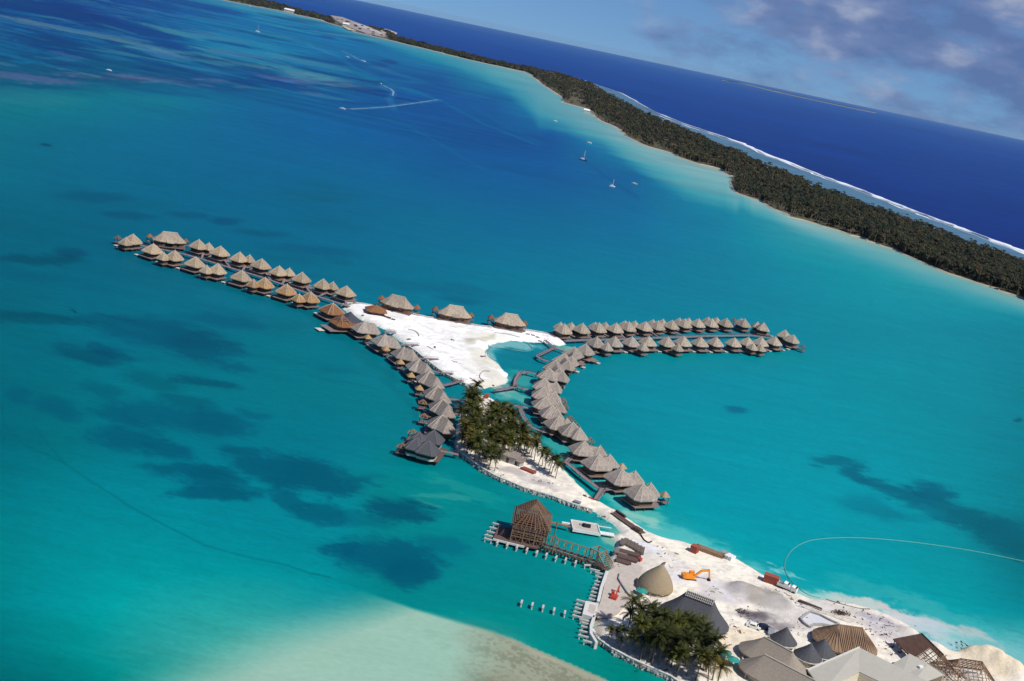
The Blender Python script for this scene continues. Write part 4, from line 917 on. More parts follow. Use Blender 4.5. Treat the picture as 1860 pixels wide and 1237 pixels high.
boardwalk([(916,734),(945,739),(981,744.5)], 'boardwalk from the palm grove to the middle of the right curve', 1.7)
boardwalk([(944,740),(951,757),(965,776),(984,784),(1009,786.5)], 'long bent boardwalk along the shore beside the palm grove', 1.6)
boardwalk([(1061,835),(1036,832.5),(1028,839),(1056,863),(1087,887),(1097,889),(1109,888),(1136,886),(1144,892)], 'zigzag boardwalk serving the last villas of the right curve', 1.8)
boardwalk([(1096,888),(1083,907)], 'short ramp from the zigzag boardwalk down to the spit', 1.9)

# ================================================================== PALMS
TRUNK = mat('palm_trunk', (128, 112, 92), var=.2, scale=4, bump=.4)
LEAF = [mat('palm_fronds_%s' % n, c, col2=c2, scale=.9, bump=0, rough=.6, spec=.15, objvar=.25) for n, c, c2 in (('green', (44, 56, 16), (88, 88, 30)), ('olive', (58, 56, 18), (108, 94, 36)), ('dark', (32, 42, 14), (66, 68, 24)))]
def palm_meshes(seed, H):
    R = random.Random(seed); lean = R.uniform(.3, 1.4); a0 = R.uniform(0, 6.28)
    tp = [(math.cos(a0)*lean*t*t, math.sin(a0)*lean*t*t, H*t-.3) for t in (0, .25, .5, .75, 1)]
    tr = MB().tube(tp, [.22, .16, .14, .13, .15], 6)
    top = Vector(tp[-1]); cr = MB(); nfr = 20
    for f in range(nfr):
        a = f*2.39996+R.uniform(-.2, .2); lift = math.radians((78, 60, 44, 26, 8, -12)[f % 6]+R.uniform(-8, 8)); Lf = R.uniform(2.9, 3.7)
        pts = []; p = top.copy(); el = lift; ns = 6
        for k in range(ns+1):
            pts.append(p.copy()); d = Vector((math.cos(a)*math.cos(el), math.sin(a)*math.cos(el), math.sin(el))); p = p+d*Lf/ns; el -= math.radians(11+R.uniform(0, 6))
        side = Vector((-math.sin(a), math.cos(a), 0))
        for k in range(ns):
            for h in (0, .33, .66):
                c = pts[k].lerp(pts[k+1], h); d = (pts[k+1]-pts[k]).normalized(); t = (k+h)/ns
                w = .72*math.sin(math.pi*min(1, .18+t*.85))+.12
                for s in (-1, 1):
                    tip = c+side*s*w+d*w*.55+Vector((0, 0, -.32*w-R.uniform(0, .22)))
                    cr.face_mesh([c-d*.02, c+d*.15, tip], [(0, 1, 2)])
            cr.face_mesh([pts[k]+side*.05, pts[k]-side*.05, pts[k+1]-side*.04, pts[k+1]+side*.04], [(0, 1, 2, 3)])
    return tr.mesh('trunk', TRUNK, True), cr
PALM = []
for i, H in enumerate((6.4, 7.4, 8.2, 5.6, 7.0)):
    tr, cr = palm_meshes(100+i, H)
    PALM.append((H, tr, [cr.mesh('crown', m) for m in LEAF]))
PIX = 0
LOW_W = [(P(*q).x, P(*q).y) for q in LO]
def palm(u, v, label, group, k=None, zc=None, sc=1.0, lm=None):
    global PIX; PIX += 1
    H, tr, crs = PALM[k if k is not None else random.randrange(len(PALM))]
    for _k in range(9):
        p = P(u, v, H*sc+1.2)
        if inside(np.array([p.x]), np.array([p.y]), LOW_W)[0] and edge_dist(np.array([p.x]), np.array([p.y]), LOW_W)[0] > 1.6: break
        sc *= .92
    else: return
    e_ = empty('coconut_palm', (p.x, p.y, .8), random.uniform(0, 6.28)); e_.scale = (sc, sc, sc)
    tag(e_, label, 'palm tree', group); link('trunk', tr, e_); link('crown', crs[lm if lm is not None else random.choice((0, 0, 1, 2))], e_)
J = [(430,110),(340,160),(390,220),(300,240),(420,270),(330,330),(390,380),(290,400),(440,440),(340,460),(260,520),(400,540),(310,560),(220,600),(450,600),(370,640),(260,660),(200,690),(320,720),(420,720),(270,770),(350,800),(230,760),(350,280),(370,590),(300,620),(410,660),(250,700),(180,660),(310,800),(470,520),(360,500)]
K_ = [(580,350),(650,370),(720,350),(620,430),(700,440),(770,430),(840,450),(600,500),(680,520),(760,500),(830,530),(640,590),(720,590),(800,590),(880,570),(590,640),(680,680),(760,680),(840,680),(920,640),(980,660),(620,730),(880,740),(960,730),(1040,670),(690,400),(750,560),(860,620),(900,700),(720,730),(800,740),(560,420),(640,650),(930,560)]
J += [(x+random.uniform(-40, 40), y+random.uniform(-35, 35)) for x, y in J if y > 200][:20]; K_ += [(x+random.uniform(-40, 40), y+random.uniform(-30, 30)) for x, y in K_][:18]
for (x, y) in J: palm(800+x/6.185, 680+y/6.185, 'coconut palm in the narrow dense column on the left of the lower islet', 'palms of the left column', sc=random.uniform(.95, 1.2))
for (x, y) in K_: palm(800+x/6.185, 680+y/6.185, 'coconut palm in the broad dense clump in the middle of the lower islet', 'palms of the middle clump', sc=random.uniform(.95, 1.2))
for (x, y) in [(1030,740),(1090,790),(1140,830),(1180,850),(1210,880),(1260,930),(1290,920),(1060,720),(1000,760)]: palm(800+x/6.185, 680+y/6.185, 'coconut palm in the thin line along the lagoon side of the grove', 'palms of the shore line', sc=random.uniform(.9, 1.05))
palm(800+1330/6.185, 680+1000/6.185, 'lone slim bright green palm at the right end of the grove', None, k=0, sc=.9, lm=1)
for (x, y) in [(460,820),(530,850),(600,820),(500,920),(420,870),(570,900),(650,880),(380,820),(550,800),(480,870)]: palm(800+x/6.185, 680+y/6.185, 'coconut palm in the loose group near the seawall of the lower islet', 'palms near the seawall', sc=random.uniform(.85, 1.05))
N_ = [(510,580),(490,670),(560,640),(600,620),(540,700),(620,700),(700,720),(760,700),(830,730),(900,730),(980,760),(1050,770),(560,770),(640,790),(720,800),(800,800),(880,810),(960,830),(1040,850),(1100,850),(1150,880),(620,860),(700,870),(780,880),(860,890),(940,910),(1020,920),(1090,930),(1170,960),(800,950),(900,980),(980,980),(1060,1000),(1190,1020),(870,1000),(690,920),(590,900),(660,750),(740,760),(920,870),(840,850),(1080,900),(1000,800),(760,840),(680,830),(1130,990),(960,940),(740,930)]
N_ += [(x+random.uniform(-40, 30), y+random.uniform(-35, 30)) for x, y in N_[6:]][:12]
for (x, y) in N_: palm(1040+x/4.467, 960+y/4.467, 'coconut palm in the dense dark grove beside the resort plaza', 'palms of the resort grove', sc=random.uniform(1.0, 1.25), lm=random.choice((0, 2, 2)))
for (x, y) in [(250,790),(310,800),(370,820),(420,810),(480,850),(240,840),(400,880),(330,870)]: palm(1040+x/4.467, 960+y/4.467, 'bright green coconut palm in the small group at the plaza corner', 'palms at the plaza corner', sc=random.uniform(.9, 1.1), lm=random.choice((0, 1)))
for (x, y, l) in [(790,1020,'leaning coconut palm on open ground below the resort grove'),(1220,1090,'coconut palm beside the teal tarpaulin'),(1150,1060,'coconut palm left of the teal tarpaulin at the grove edge')]: palm(1040+x/4.467, 960+y/4.467, l, None, sc=1.1, lm=1)

# ================================================================== SEAWALLS
ROCK = mat('seawall_rock', (188, 182, 172), var=.35, scale=1.1, bump=1.0, bdist=.4)
def seawall(px, label, w=1.6, h=1.5):
    cs = [P(u, v, 0) for u, v in dens(px, 4)]; e_ = empty('seawall', cs[0]); tag(e_, label, 'seawall', 'rock seawalls')
    b = MB()
    for i in range(len(cs)-1):
        p, q = cs[i]-cs[0], cs[i+1]-cs[0]; n = max(1, int((q-p).length/.8))
        for k in range(n):
            for row in range(2):
                c = p.lerp(q, (k+random.random()*.6)/n); s = random.uniform(.45, .8)
                b.box((c.x+random.uniform(-.35, .35), c.y+random.uniform(-.35, .35), .2+row*.6), (s*1.5, s*1.2, s), random.uniform(0, 3))
    link('rocks', b.mesh('rocks', ROCK), e_)
    c2 = MB()
    for i in range(len(cs)-1): c2.beam(cs[i]-cs[0]+Vector((0, 0, h-.1)), cs[i+1]-cs[0]+Vector((0, 0, h-.1)), .7, .3)
    link('coping', c2.mesh('coping', CONC), e_)
seawall([(826,806),(833,826),(853,841),(874,856),(898,870),(925,881),(948,891),(1001.5,907),(1038,921),(1075,932)], 'curved grey rock seawall along the camera side of the lower islet')
seawall([(1074,1151),(1086,1169),(1108,1185),(1142,1203),(1175,1218),(1216,1236),(1250,1260)], 'pale rock seawall curving round the resort grove')
seawall([(735,629),(757,644),(766,652),(789,670),(806,683),(846,703),(862,707)], 'dark rock edge of the sand islet facing the left curve', .8)
seawall([(622,556),(634,553),(659,554.5),(716,566),(773,578),(834,588),(872,595),(911,597.6),(957,602),(987,607),(1018,616)], 'low stone edge along the back of the sand islet', .6, 1.2)

# ================================================================== PLAZA, DOCK WALLS, FINGERS
PAVE = mat('plaza_paving', (186, 174, 162), var=.12, scale=.6, bump=.2)
flat([(1104,1037),(1118,1030),(1150,1026),(1168,1030),(1160,1046),(1150,1062),(1160,1084),(1140,1092),(1124,1112),(1104,1120),(1086,1120),(1081,1116),(1091,1092)], 1.95, 'plaza', PAVE, 'grey paved plaza behind the dock', .5)
def wall(px, z0, z1, w, m, label, name='quay_wall', cat='quay', grp=None):
    cs = [P(u, v, z1) for u, v in px]; o = cs[0]; e_ = empty(name, (o.x, o.y, 0)); tag(e_, label, cat, grp)
    b = MB()
    for i in range(len(cs)-1):
        p, q = cs[i]-Vector((o.x, o.y, 0)), cs[i+1]-Vector((o.x, o.y, 0)); p.z = q.z = (z0+z1)/2+.003*i; b.beam(p, q, w, z1-z0)
    link('coping', b.mesh('coping', m), e_); return e_
wall([(1103,1037),(1093,1066),(1087,1092)], -.6, 2.1, .9, CONC, 'long straight white quay wall below the cone hut')
wall([(1080,1118),(1074,1136),(1074,1150),(1084,1166)], -.6, 2.1, .8, CONC, 'white quay wall curving away below the dock step')
def dockstep():
    pts = [P(u, v, 2.1) for u, v in [(1064,1091),(1088,1096),(1082,1117),(1079,1121),(1058,1115)]]
    c = pts[0]; e_ = empty('dock', (c.x, c.y, 0)); tag(e_, 'white concrete dock stepping out from the plaza into the water', 'dock')
    link('slab', MB().prism([(p.x-c.x, p.y-c.y) for p in pts], -.6, 2.1).mesh('slab', CONC), e_)
    q = [P(u, v, 2.3) for u, v in [(1072,1096),(1084,1099),(1079,1114),(1068,1110)]]
    link('paving', MB().prism([(p.x-c.x, p.y-c.y) for p in q], 2.05, 2.16).mesh('paving', PAVE), e_)
dockstep()
CONCF = mat('weathered_concrete', (184, 180, 172), var=.25, scale=2, bump=.3)
fing = cached('finger_beam', lambda: MB().box((0, 0, 1.15), (2.6, .55, .4)).mesh('cap_beam', CONCF))
fpil = cached('finger_pile', lambda: MB().tube([(0, 0, -1.5), (0, 0, 1.1)], .22, 8).mesh('pile', CONC))
def finger(u, v, ang, label, group, name='pile_cap', L_=1.0):
    p = P(u, v, 1.4); e_ = empty(name, (p.x, p.y, 0), ang); tag(e_, label, 'pile cap', group)
    o = link('cap_beam', fing, e_); o.scale = (L_, 1, 1)
    for s in (-.95, .95): link('pile', fpil, e_, (s*L_, 0, 0))
for (u, v) in [(948,1092),(967.5,1096.5),(987,1101),(1007,1106),(1026.5,1111)]:
    finger(u, v, math.radians(85), 'white concrete pile cap standing free in open water before the dock', 'free-standing pile caps', L_=.8)
for (u, v) in [(904,983),(922,987.5),(939.5,992),(957.6,996.5),(975.6,1001.6),(993,1006),(1010.6,1011),(1028,1015),(1046,1020)]:
    finger(u, v, math.radians(80), 'white concrete pile cap in the row along the unfinished jetty', 'pile caps along the jetty', L_=.85)
finger(1068,1025, math.radians(25), 'slanting white pile cap at the inner corner of the jetty', None)
for (u, v) in [(1081,1034),(1090,1040),(1092.5,1047.7),(1090,1056),(1088,1062),(1085,1068.5),(1083,1075.5),(1081,1082),(1079,1088)]:
    finger(u, v, math.radians(-8), 'pale concrete finger on piles beside the straight quay wall', 'fingers along the straight quay', 'finger_pier', 1.15)
for (u, v) in [(1057,1090.5),(1055.7,1098),(1053.6,1104.5),(1051.5,1111.5),(1049.4,1118.4)]:
    finger(u, v, math.radians(-8), 'pale concrete finger on piles in front of the white dock step', 'fingers before the dock', 'finger_pier', 1.15)
for (u, v) in [(1062,1125.5),(1066,1131.6),(1065,1138),(1062,1146),(1060,1154),(1068.7,1164)]:
    finger(u, v, math.radians(-8), 'pale concrete finger on piles below the dock step', 'fingers below the dock', 'finger_pier', 1.1)
for (u, v) in [(902.5,950.6),(897,958),(892,965),(888,971.5),(887,978)]:
    finger(u, v, math.radians(-10), 'white concrete finger at the outer end of the jetty platform', 'fingers at the jetty head', 'finger_pier', 1.0)

# ================================================================== UNFINISHED JETTY AND PAVILION
def pavilion():
    C0 = P(960, 973, 1.6); e1 = (P(1040, 1004, 1.6)-P(935, 981, 1.6)); rz = math.atan2(e1.y, e1.x)
    e_ = empty('unfinished_pavilion', (C0.x, C0.y, 0), rz); tag(e_, 'tall unfinished timber pavilion of brown lattice on the jetty head', 'pavilion')
    def loc(u, v, z): w = P(u, v, z); dx, dy = w.x-C0.x, w.y-C0.y; return (dx*math.cos(rz)+dy*math.sin(rz), -dx*math.sin(rz)+dy*math.cos(rz))
    pl = [loc(u, v, 1.6) for u, v in [(905.5,955),(928,958.5),(992,961),(984,990),(975,995),(953,991),(896,977)]]
    link('platform', MB().prism(pl, 1.1, 1.6).mesh('platform', DECKB), e_)
    link('platform_edge', MB().beam((pl[6][0], pl[6][1], 1.2), (pl[5][0], pl[5][1], 1.2), .7, .6).mesh('platform_edge', CONC), e_)
    hx, hy = 5.4, 6.6; z0 = 1.6; ze = 7.2; zr = 13.2
    pm = cached('tpost', lambda: MB().tube([(0, 0, 1.6), (0, 0, ze)], .2, 6).mesh('post', RAWW))
    for x in (-hx, -hx/3, hx/3, hx):
        for y in (-hy, 0, hy):
            link('post', pm, e_, (x, y, 0))
    for y in (-hy-2.4, hy*.4):
        for x in (hx+2.5,): link('post', pm, e_, (x, y, 0))
    b = MB()
    for z in (3.2, 5.0, 7.2):
        for x in (-hx, -hx/3, hx/3, hx): b.beam((x, -hy, z), (x, hy, z), .2)
        for y in (-hy, 0, hy): b.beam((-hx, y, z), (hx, y, z), .2)
    link('floor_beams', b.mesh('floor_beams', RAWW), e_)
    b = MB()
    for s in (-1, 1):
        for k in range(5):
            x0 = -hx+2*hx*k/5; b.beam((x0, s*hy, z0), (x0+2*hx/5, s*hy, 5), .13); b.beam((x0+2*hx/5, s*hy, z0), (x0, s*hy, 5), .13)
        for k in range(5):
            y0 = -hy+2*hy*k/5; b.beam((s*hx, y0, z0), (s*hx, y0+2*hy/5, ze), .13); b.beam((s*hx, y0+2*hy/5, z0), (s*hx, y0, 5), .13)
    for k in range(1, 9):
        z = z0+(ze-z0)*k/9
        if k in (1, 2, 6): continue
        b.beam((-hx, -hy-.1, z), (hx, -hy-.1, z), .1).beam((-hx-.1, -hy, z), (-hx-.1, hy, z), .1).beam((hx+.1, -hy, z), (hx+.1, hy, z), .1)
    for k in range(13): x = -hx+2*hx*k/12; b.beam((x, -hy-.15, 3.0), (x, -hy-.15, ze), .09)
    link('bracing', b.mesh('bracing', RAWW), e_)
    b = MB(); R3 = random.Random(5)
    for k in range(40):
        y = R3.uniform(-hy, hy); x = R3.uniform(-hx, hx); z = R3.uniform(5.2, 11.5); f_ = max(.1, (zr-z)/(zr-ze)) if z > ze else 1
        b.beam((x*f_*.9, y*f_*.9, z), (x*f_*.9+R3.uniform(-1.4, 1.4), y*f_*.9+R3.uniform(-1.4, 1.4), z+R3.uniform(-.9, .9)), .11)
    link('scaffold_poles', b.mesh('scaffold_poles', WOOD), e_); e_.children[-1]['kind'] = 'stuff'
    b = MB(); ry = 2.2
    for s in (-1, 1):
        for k in range(12):
            y = -hy-.8+(2*hy+1.6)*k/11; yr = max(-ry, min(ry, y)); b.beam((s*(hx+.8), y, ze-.3), (0, yr, zr), .14)
        for k in range(9):
            x = -hx-.8+(2*hx+1.6)*k/8; b.beam((x, s*(hy+.8), ze-.3), (0, s*ry, zr), .14)
    link('rafters', b.mesh('rafters', RAWW), e_)
    b = MB()
    for k in range(1, 12):
        t = k/12; x = (hx+.8)*(1-t); y = (hy+.8)*(1-t)+ry*t; z = ze-.3+(zr-ze+.3)*t
        b.beam((-x, -y, z), (x, -y, z), .2).beam((-x, y, z), (x, y, z), .2).beam((-x, -y, z), (-x, y, z), .2).beam((x, -y, z), (x, y, z), .2)
    link('battens', b.mesh('battens', mat('brown_batten', (118, 82, 62), bump=0)), e_)
    link('upper_floor', MB().box((0, 0, 5.1), (2*hx-.6, 2*hy-.6, .12)).box((-.8, 1, 7.3), (hx*1.2, hy*1.1, .12)).mesh('upper_floor', DECKB), e_)
    piles(e_, [(x, y) for x in (-9, -4.5, 0, 4.5) for y in (-7.5, -2.5, 2.5)], 1.2)
pavilion()
def jetty():
    A = P(983, 989, 1.7); B = P(1082, 1021, 1.7); d = B-A; rz = math.atan2(d.y, d.x); L_ = d.length
    e_ = empty('unfinished_jetty', (A.x, A.y, 0), rz); tag(e_, 'unfinished brown timber jetty with bare portal frames leading to the plaza', 'jetty')
    link('walk_deck', MB().box((L_/2, 1.2, 1.6), (L_, 1.0, .3)).box((L_/2, -1.2, 1.6), (L_, 1.0, .3)).mesh('walk_deck', DECKB), e_)
    b = MB(); n = 16
    for k in range(n+1): b.beam((L_*k/n, -1.9, 1.35), (L_*k/n, 1.9, 1.35), .25)
    link('crossbeams', b.mesh('crossbeams', RAWW), e_)
    for k in range(8):
        x = L_*(k+.3)/8; f = MB()
        f.beam((x, -1.8, 1.5), (x, -1.8, 4.4), .2).beam((x, 1.8, 1.5), (x, 1.8, 4.4), .2).beam((x, -2.2, 4.4), (x, 2.2, 4.4), .2).beam((x, -1.8, 3.2), (x, 0, 5.2), .14).beam((x, 1.8, 3.2), (x, 0, 5.2), .14)
        link('portal_frame', f.mesh('portal_frame', RAWW), e_)
    link('ridge_beam', MB().beam((0, 0, 5.2), (L_, 0, 5.2), .16).beam((0, 1.9, 4.5), (L_, 1.9, 4.5), .14).mesh('ridge_beam', RAWW), e_)
    piles(e_, [(L_*k/8, y) for k in range(9) for y in (-1.6, 1.6)], 1.3)
    C = P(1104, 1034, 1.7); d = C-B; e2 = empty('jetty_gate', (B.x, B.y, 0), math.atan2(d.y, d.x)); L2 = d.length
    tag(e2, 'taller scaffold gate and sloping trestle joining the jetty to the plaza', 'scaffold')
    link('walk_deck', MB().box((L2/2, 0, 1.6), (L2, 2.8, .3)).mesh('walk_deck', DECKB), e2)
    f = MB()
    for x in (-1.5, 1.8):
        for y in (-2, 2): f.beam((x, y, -.5), (x, y, 6.2), .24)
        f.beam((x, -2, 6), (x, 2, 6), .2).beam((x, -2, 3), (x, 2, 6), .14).beam((x, 2, 3), (x, -2, 6), .14)
    for y in (-2, 2):
        f.beam((-1.5, y, 6), (1.8, y, 6), .2).beam((-1.5, y, 2), (1.8, y, 6), .14).beam((1.8, y, 5.5), (L2, y, 3.2), .2)
        for k in range(1, 6): t = k/6; f.beam((1.8+(L2-1.8)*t, y, 5.5-2.3*t), (1.8+(L2-1.8)*t, y, 1.6), .14)
    for k in range(7): t = k/6; f.beam((1.8+(L2-1.8)*t, -2, 5.5-2.3*t), (1.8+(L2-1.8)*t, 2, 5.5-2.3*t), .14)
    link('scaffold_frame', f.mesh('scaffold_frame', RAWW), e2)
jetty()
boardwalk([(990,947),(1012,951),(1036,957)], 'narrow timber link between the lattice pavilion and the white pontoon', 1.3, m=RAWW, rail=False)
def pontoon():
    w = [P(u, v, 1.3) for u, v in [(1036,944.6),(1086,953),(1083,970),(1034,961)]]; c = w[0]; d = w[1]-w[0]; rz = math.atan2(d.y, d.x); L_ = d.length; wd = (w[3]-w[0]).length
    e_ = empty('white_pontoon', (c.x, c.y, 0), rz); tag(e_, 'white flat work platform moored between the pavilion and the spit', 'pontoon')
    link('slab', MB().box((L_/2, -wd/2, 1.0), (L_, wd, .6)).mesh('slab', WHITE), e_)
    link('deck_boards', MB().box((L_/2, -wd/2, 1.33), (L_-1, wd-1, .06)).mesh('deck_boards', PAVE), e_)
    link('curb', MB().beam((0, -.15, 1.5), (L_, -.15, 1.5), .25).beam((0, -wd+.15, 1.5), (L_, -wd+.15, 1.5), .25).beam((.15, 0, 1.5), (.15, -wd, 1.5), .25).beam((L_-.15, 0, 1.5), (L_-.15, -wd, 1.5), .25).mesh('curb', WHITE), e_)
    link('generator', MB().box((L_*.55, -wd*.5, 1.9), (2.2, 1.0, 1.0)).box((L_*.45, -wd*.4, 1.8), (1.0, .9, .8)).mesh('generator', BLACK), e_)
    link('hatch', MB().box((L_*.4, -wd*.35, 1.5), (1.8, 1.2, .3)).mesh('hatch', GREYP), e_)
    link('ramp', MB().box((L_+2.4, -wd*.72, .95), (4.8, 2.2, .3)).box((L_+2.3, -wd*.1, 1.2), (4.4, .3, .2)).mesh('ramp', WHITE), e_)
    link('fender', MB().box((-1.5, -wd*.3, .9), (3, .7, .5)).mesh('fender', WHITE), e_)
    piles(e_, [(x, y) for x in (1.5, L_/2, L_-1.5) for y in (-.6, -wd+.6)], .8)
pontoon()

# ================================================================== RESORT BUILDINGS
def cone_hut():
    c = P(1190, 1062, 3.0); e_ = empty('cone_hut', (c.x, c.y, 0)); tag(e_, 'large round hut with a tall curved thatched cone roof and horned tip', 'hut'); e_.scale = (.88, .88, .92)
    prof = [(6.2, 2.6), (6.2, 3.0), (5.9, 3.9), (5.2, 5.2), (4.2, 6.6), (3.0, 7.9), (1.9, 9.0), (1.0, 9.9), (.4, 10.6)]
    n = 40; b = MB(); b.loft([[(r*math.cos(2*math.pi*k/n)+(z-3)*.10, r*math.sin(2*math.pi*k/n), z) for k in range(n)] for r, z in prof])
    r = link('roof', b.mesh('roof', mat('thatch_fresh', (154, 136, 110), var=.24, scale=2.2, stretch=(2, 2, .3), bump=.7, bdist=.12), True), e_)
    link('roof_tip', MB().tube([(.5, 0, 10.2), (.9, .1, 11.0), (1.6, .2, 11.5)], [.45, .35, .2], 6).mesh('roof_tip', CAPD), r)
    link('wall', MB().prism([(4.6*math.cos(t*math.pi/10), 4.6*math.sin(t*math.pi/10)) for t in range(20)], .8, 3.0).mesh('wall', WALLW), e_)
    pm = cached('cpost', lambda: MB().tube([(0, 0, .8), (0, 0, 2.8)], .14, 6).mesh('post', PALEW))
    for t in range(14): a = t*2*math.pi/14; link('post', pm, e_, (5.6*math.cos(a), 5.6*math.sin(a), 0))
cone_hut()
def hiproof(r1, r2, zr, ze, w, e1, e2, m, cap, name, label, cat='building', group=None, wallm=None, round_=True, flare=.0, capw=.2, extra=None):
    a, b = P(*r1, zr), P(*r2, zr); c = (a+b)/2; d = b-a; rz = math.atan2(d.y, d.x); L_ = d.length/2
    e_ = empty(name, (c.x, c.y, 0), rz); tag(e_, label, cat, group)
    n = 8; ev = []; top = []
    for k in range(n+1): t = -math.pi/2+math.pi*k/n; ev.append((L_+e2*math.cos(t), w*math.sin(t))); top.append((L_, .03*math.sin(t)))
    for k in range(n+1): t = math.pi/2+math.pi*k/n; ev.append((-L_+e1*math.cos(t), w*math.sin(t))); top.append((-L_, .03*math.sin(t)))
    sg = .04+flare
    r = link('roof', roof_mb(ev, top, ze, zr, sag=sg, thick=.4, mid=5).mesh('roof', m), e_)
    if cap: link('ridge_cap', MB().tube([(-L_, 0, zr+.1), (L_, 0, zr+.1)], capw, 5).mesh('ridge_cap', cap), r)
    wl = [(p[0]*.84, p[1]*.84) for p in ev]
    link('wall', MB().prism(wl, .8, ze-.05).mesh('wall', wallm or WALLW), e_)
    pm = cached(('hp', ze), lambda: MB().tube([(0, 0, .8), (0, 0, ze-.2)], .14, 5).mesh('post', PALEW))
    for k in range(0, len(ev), 2): link('post', pm, e_, (ev[k][0]*.94, ev[k][1]*.94, 0))
    if extra: extra(e_, r, L_, ev)
    return e_
def slate_extra(e_, r, L_, ev):
    b = MB()
    for k in range(15):
        x = -L_+2*L_*k/14; b.beam((x, -1.3, 9.3), (x, .2, 11.0), .12); b.beam((x, 1.3, 9.3), (x, -.1, 11.0), .12)
    for (y, z) in ((-1.2, 9.45), (-.75, 9.95), (-.3, 10.5)): b.beam((-L_, y, z), (L_, y, z), .12)
    link('ridge_scaffold', b.mesh('ridge_scaffold', PALEW), r)
    link('eave_batten', roof_mb([(p[0]*1.02, p[1]*1.02) for p in ev], [(p[0]*.96, p[1]*.96) for p in ev], 2.9, 3.5, thick=.3, mid=1).mesh('eave_batten', PALEW), r)
hiproof((1249,1073), (1297,1091), 10.3, 3.4, 6.6, 6.4, 6.0, SLATE, None, 'shingled_hall', 'large hall with a dark grey shingled hip roof behind the palm grove', extra=slate_extra, flare=.03)
T_ST = mat('thatch_hall', (152, 140, 126), var=.2, scale=1.8, stretch=(1, 3, .4), bump=.8, bdist=.15)
hiproof((1388,1157), (1440,1185), 7.6, 3.0, 5.6, 6.0, 6.0, T_ST, CAPM, 'long_thatched_hall', 'long grey thatched hall, the rear of two lying side by side', group='long thatched halls')
hiproof((1389,1189), (1482,1237), 7.6, 3.0, 5.4, 6.0, 6.0, T_ST, CAPM, 'long_thatched_hall', 'long grey thatched hall in front, cut by the bottom of the view', group='long thatched halls')
def small_cone(u, v, z, r, ze, m, label, name='small_pavilion', cap=True):
    p = P(u, v, z); e_ = empty(name, (p.x, p.y, 0), .3); tag(e_, label, 'pavilion')
    n = 16; ev = [(r*math.cos(2*math.pi*k/n), r*math.sin(2*math.pi*k/n)) for k in range(n)]
    link('roof', roof_mb(ev, [(q[0]*.04, q[1]*.04) for q in ev], ze, z, sag=.03, mid=4).mesh('roof', m), e_)
    link('wall', MB().prism([(q[0]*.78, q[1]*.78) for q in ev], .8, ze-.1).mesh('wall', WALLW), e_)
    link('eave_ring', roof_mb([(q[0]*1.03, q[1]*1.03) for q in ev], [(q[0]*.95, q[1]*.95) for q in ev], ze-.1, ze+.12, thick=.2, mid=1).mesh('eave_ring', PALEW), e_)
    for k in range(0, n, 2): link('post', cached(('scp', ze), lambda: MB().tube([(0, 0, .8), (0, 0, ze-.2)], .12, 5).mesh('post', PALEW)), e_, (ev[k][0]*.93, ev[k][1]*.93, 0))
small_cone(1430, 1139.5, 7.2, 3.9, 3.2, SLATE, 'small dark shingled cone pavilion beyond the thatched halls')
small_cone(1474, 1169, 7.0, 4.0, 3.2, SLATE, 'small dark shingled cone pavilion, nearer of the pair by the brown roof')
small_cone(1499, 1160.5, 7.4, 4.1, 3.4, SLATE, 'small dark shingled cone pavilion touching the large brown roof')
BR = mat('bare_roof_boards', (136, 108, 84), col2=(158, 130, 104), var=.25, scale=1.4, stretch=(1.6, .15, .15), bump=.6)
def brown_extra(e_, r, L_, ev):
    b = MB()
    for i in range(len(ev)):
        for t in (0, .5):
            q = (ev[i][0]*(1-t)+ev[(i+1) % len(ev)][0]*t, ev[i][1]*(1-t)+ev[(i+1) % len(ev)][1]*t); x = max(-L_, min(L_, q[0])); b.beam((q[0], q[1], 2.95), (x, q[1]*.04, 7.9), .14)
    for k in range(14): x = -L_+2*L_*k/13; b.beam((x, -7.2, 3.1), (x, 0, 7.95), .14).beam((x, 7.2, 3.1), (x, 0, 7.95), .14)
    link('rafters', b.mesh('rafters', BR), r)
    link('eave_shingles', MB().beam((-L_*.8, -7.15, 3.3), (L_*1.0, -7.15, 3.3), 1.4, .5).mesh('eave_shingles', SLATE), r)
hiproof((1523,1135), (1567,1141), 7.9, 3.0, 7.2, 6.2, 5.2, BR, RAWW, 'brown_roofed_hall', 'large hall with a fanned brown board roof awaiting shingles', extra=brown_extra)
WROOF = mat('cream_roof_sheet', (178, 173, 160), var=.05, scale=.5, bump=.1, rough=.6)
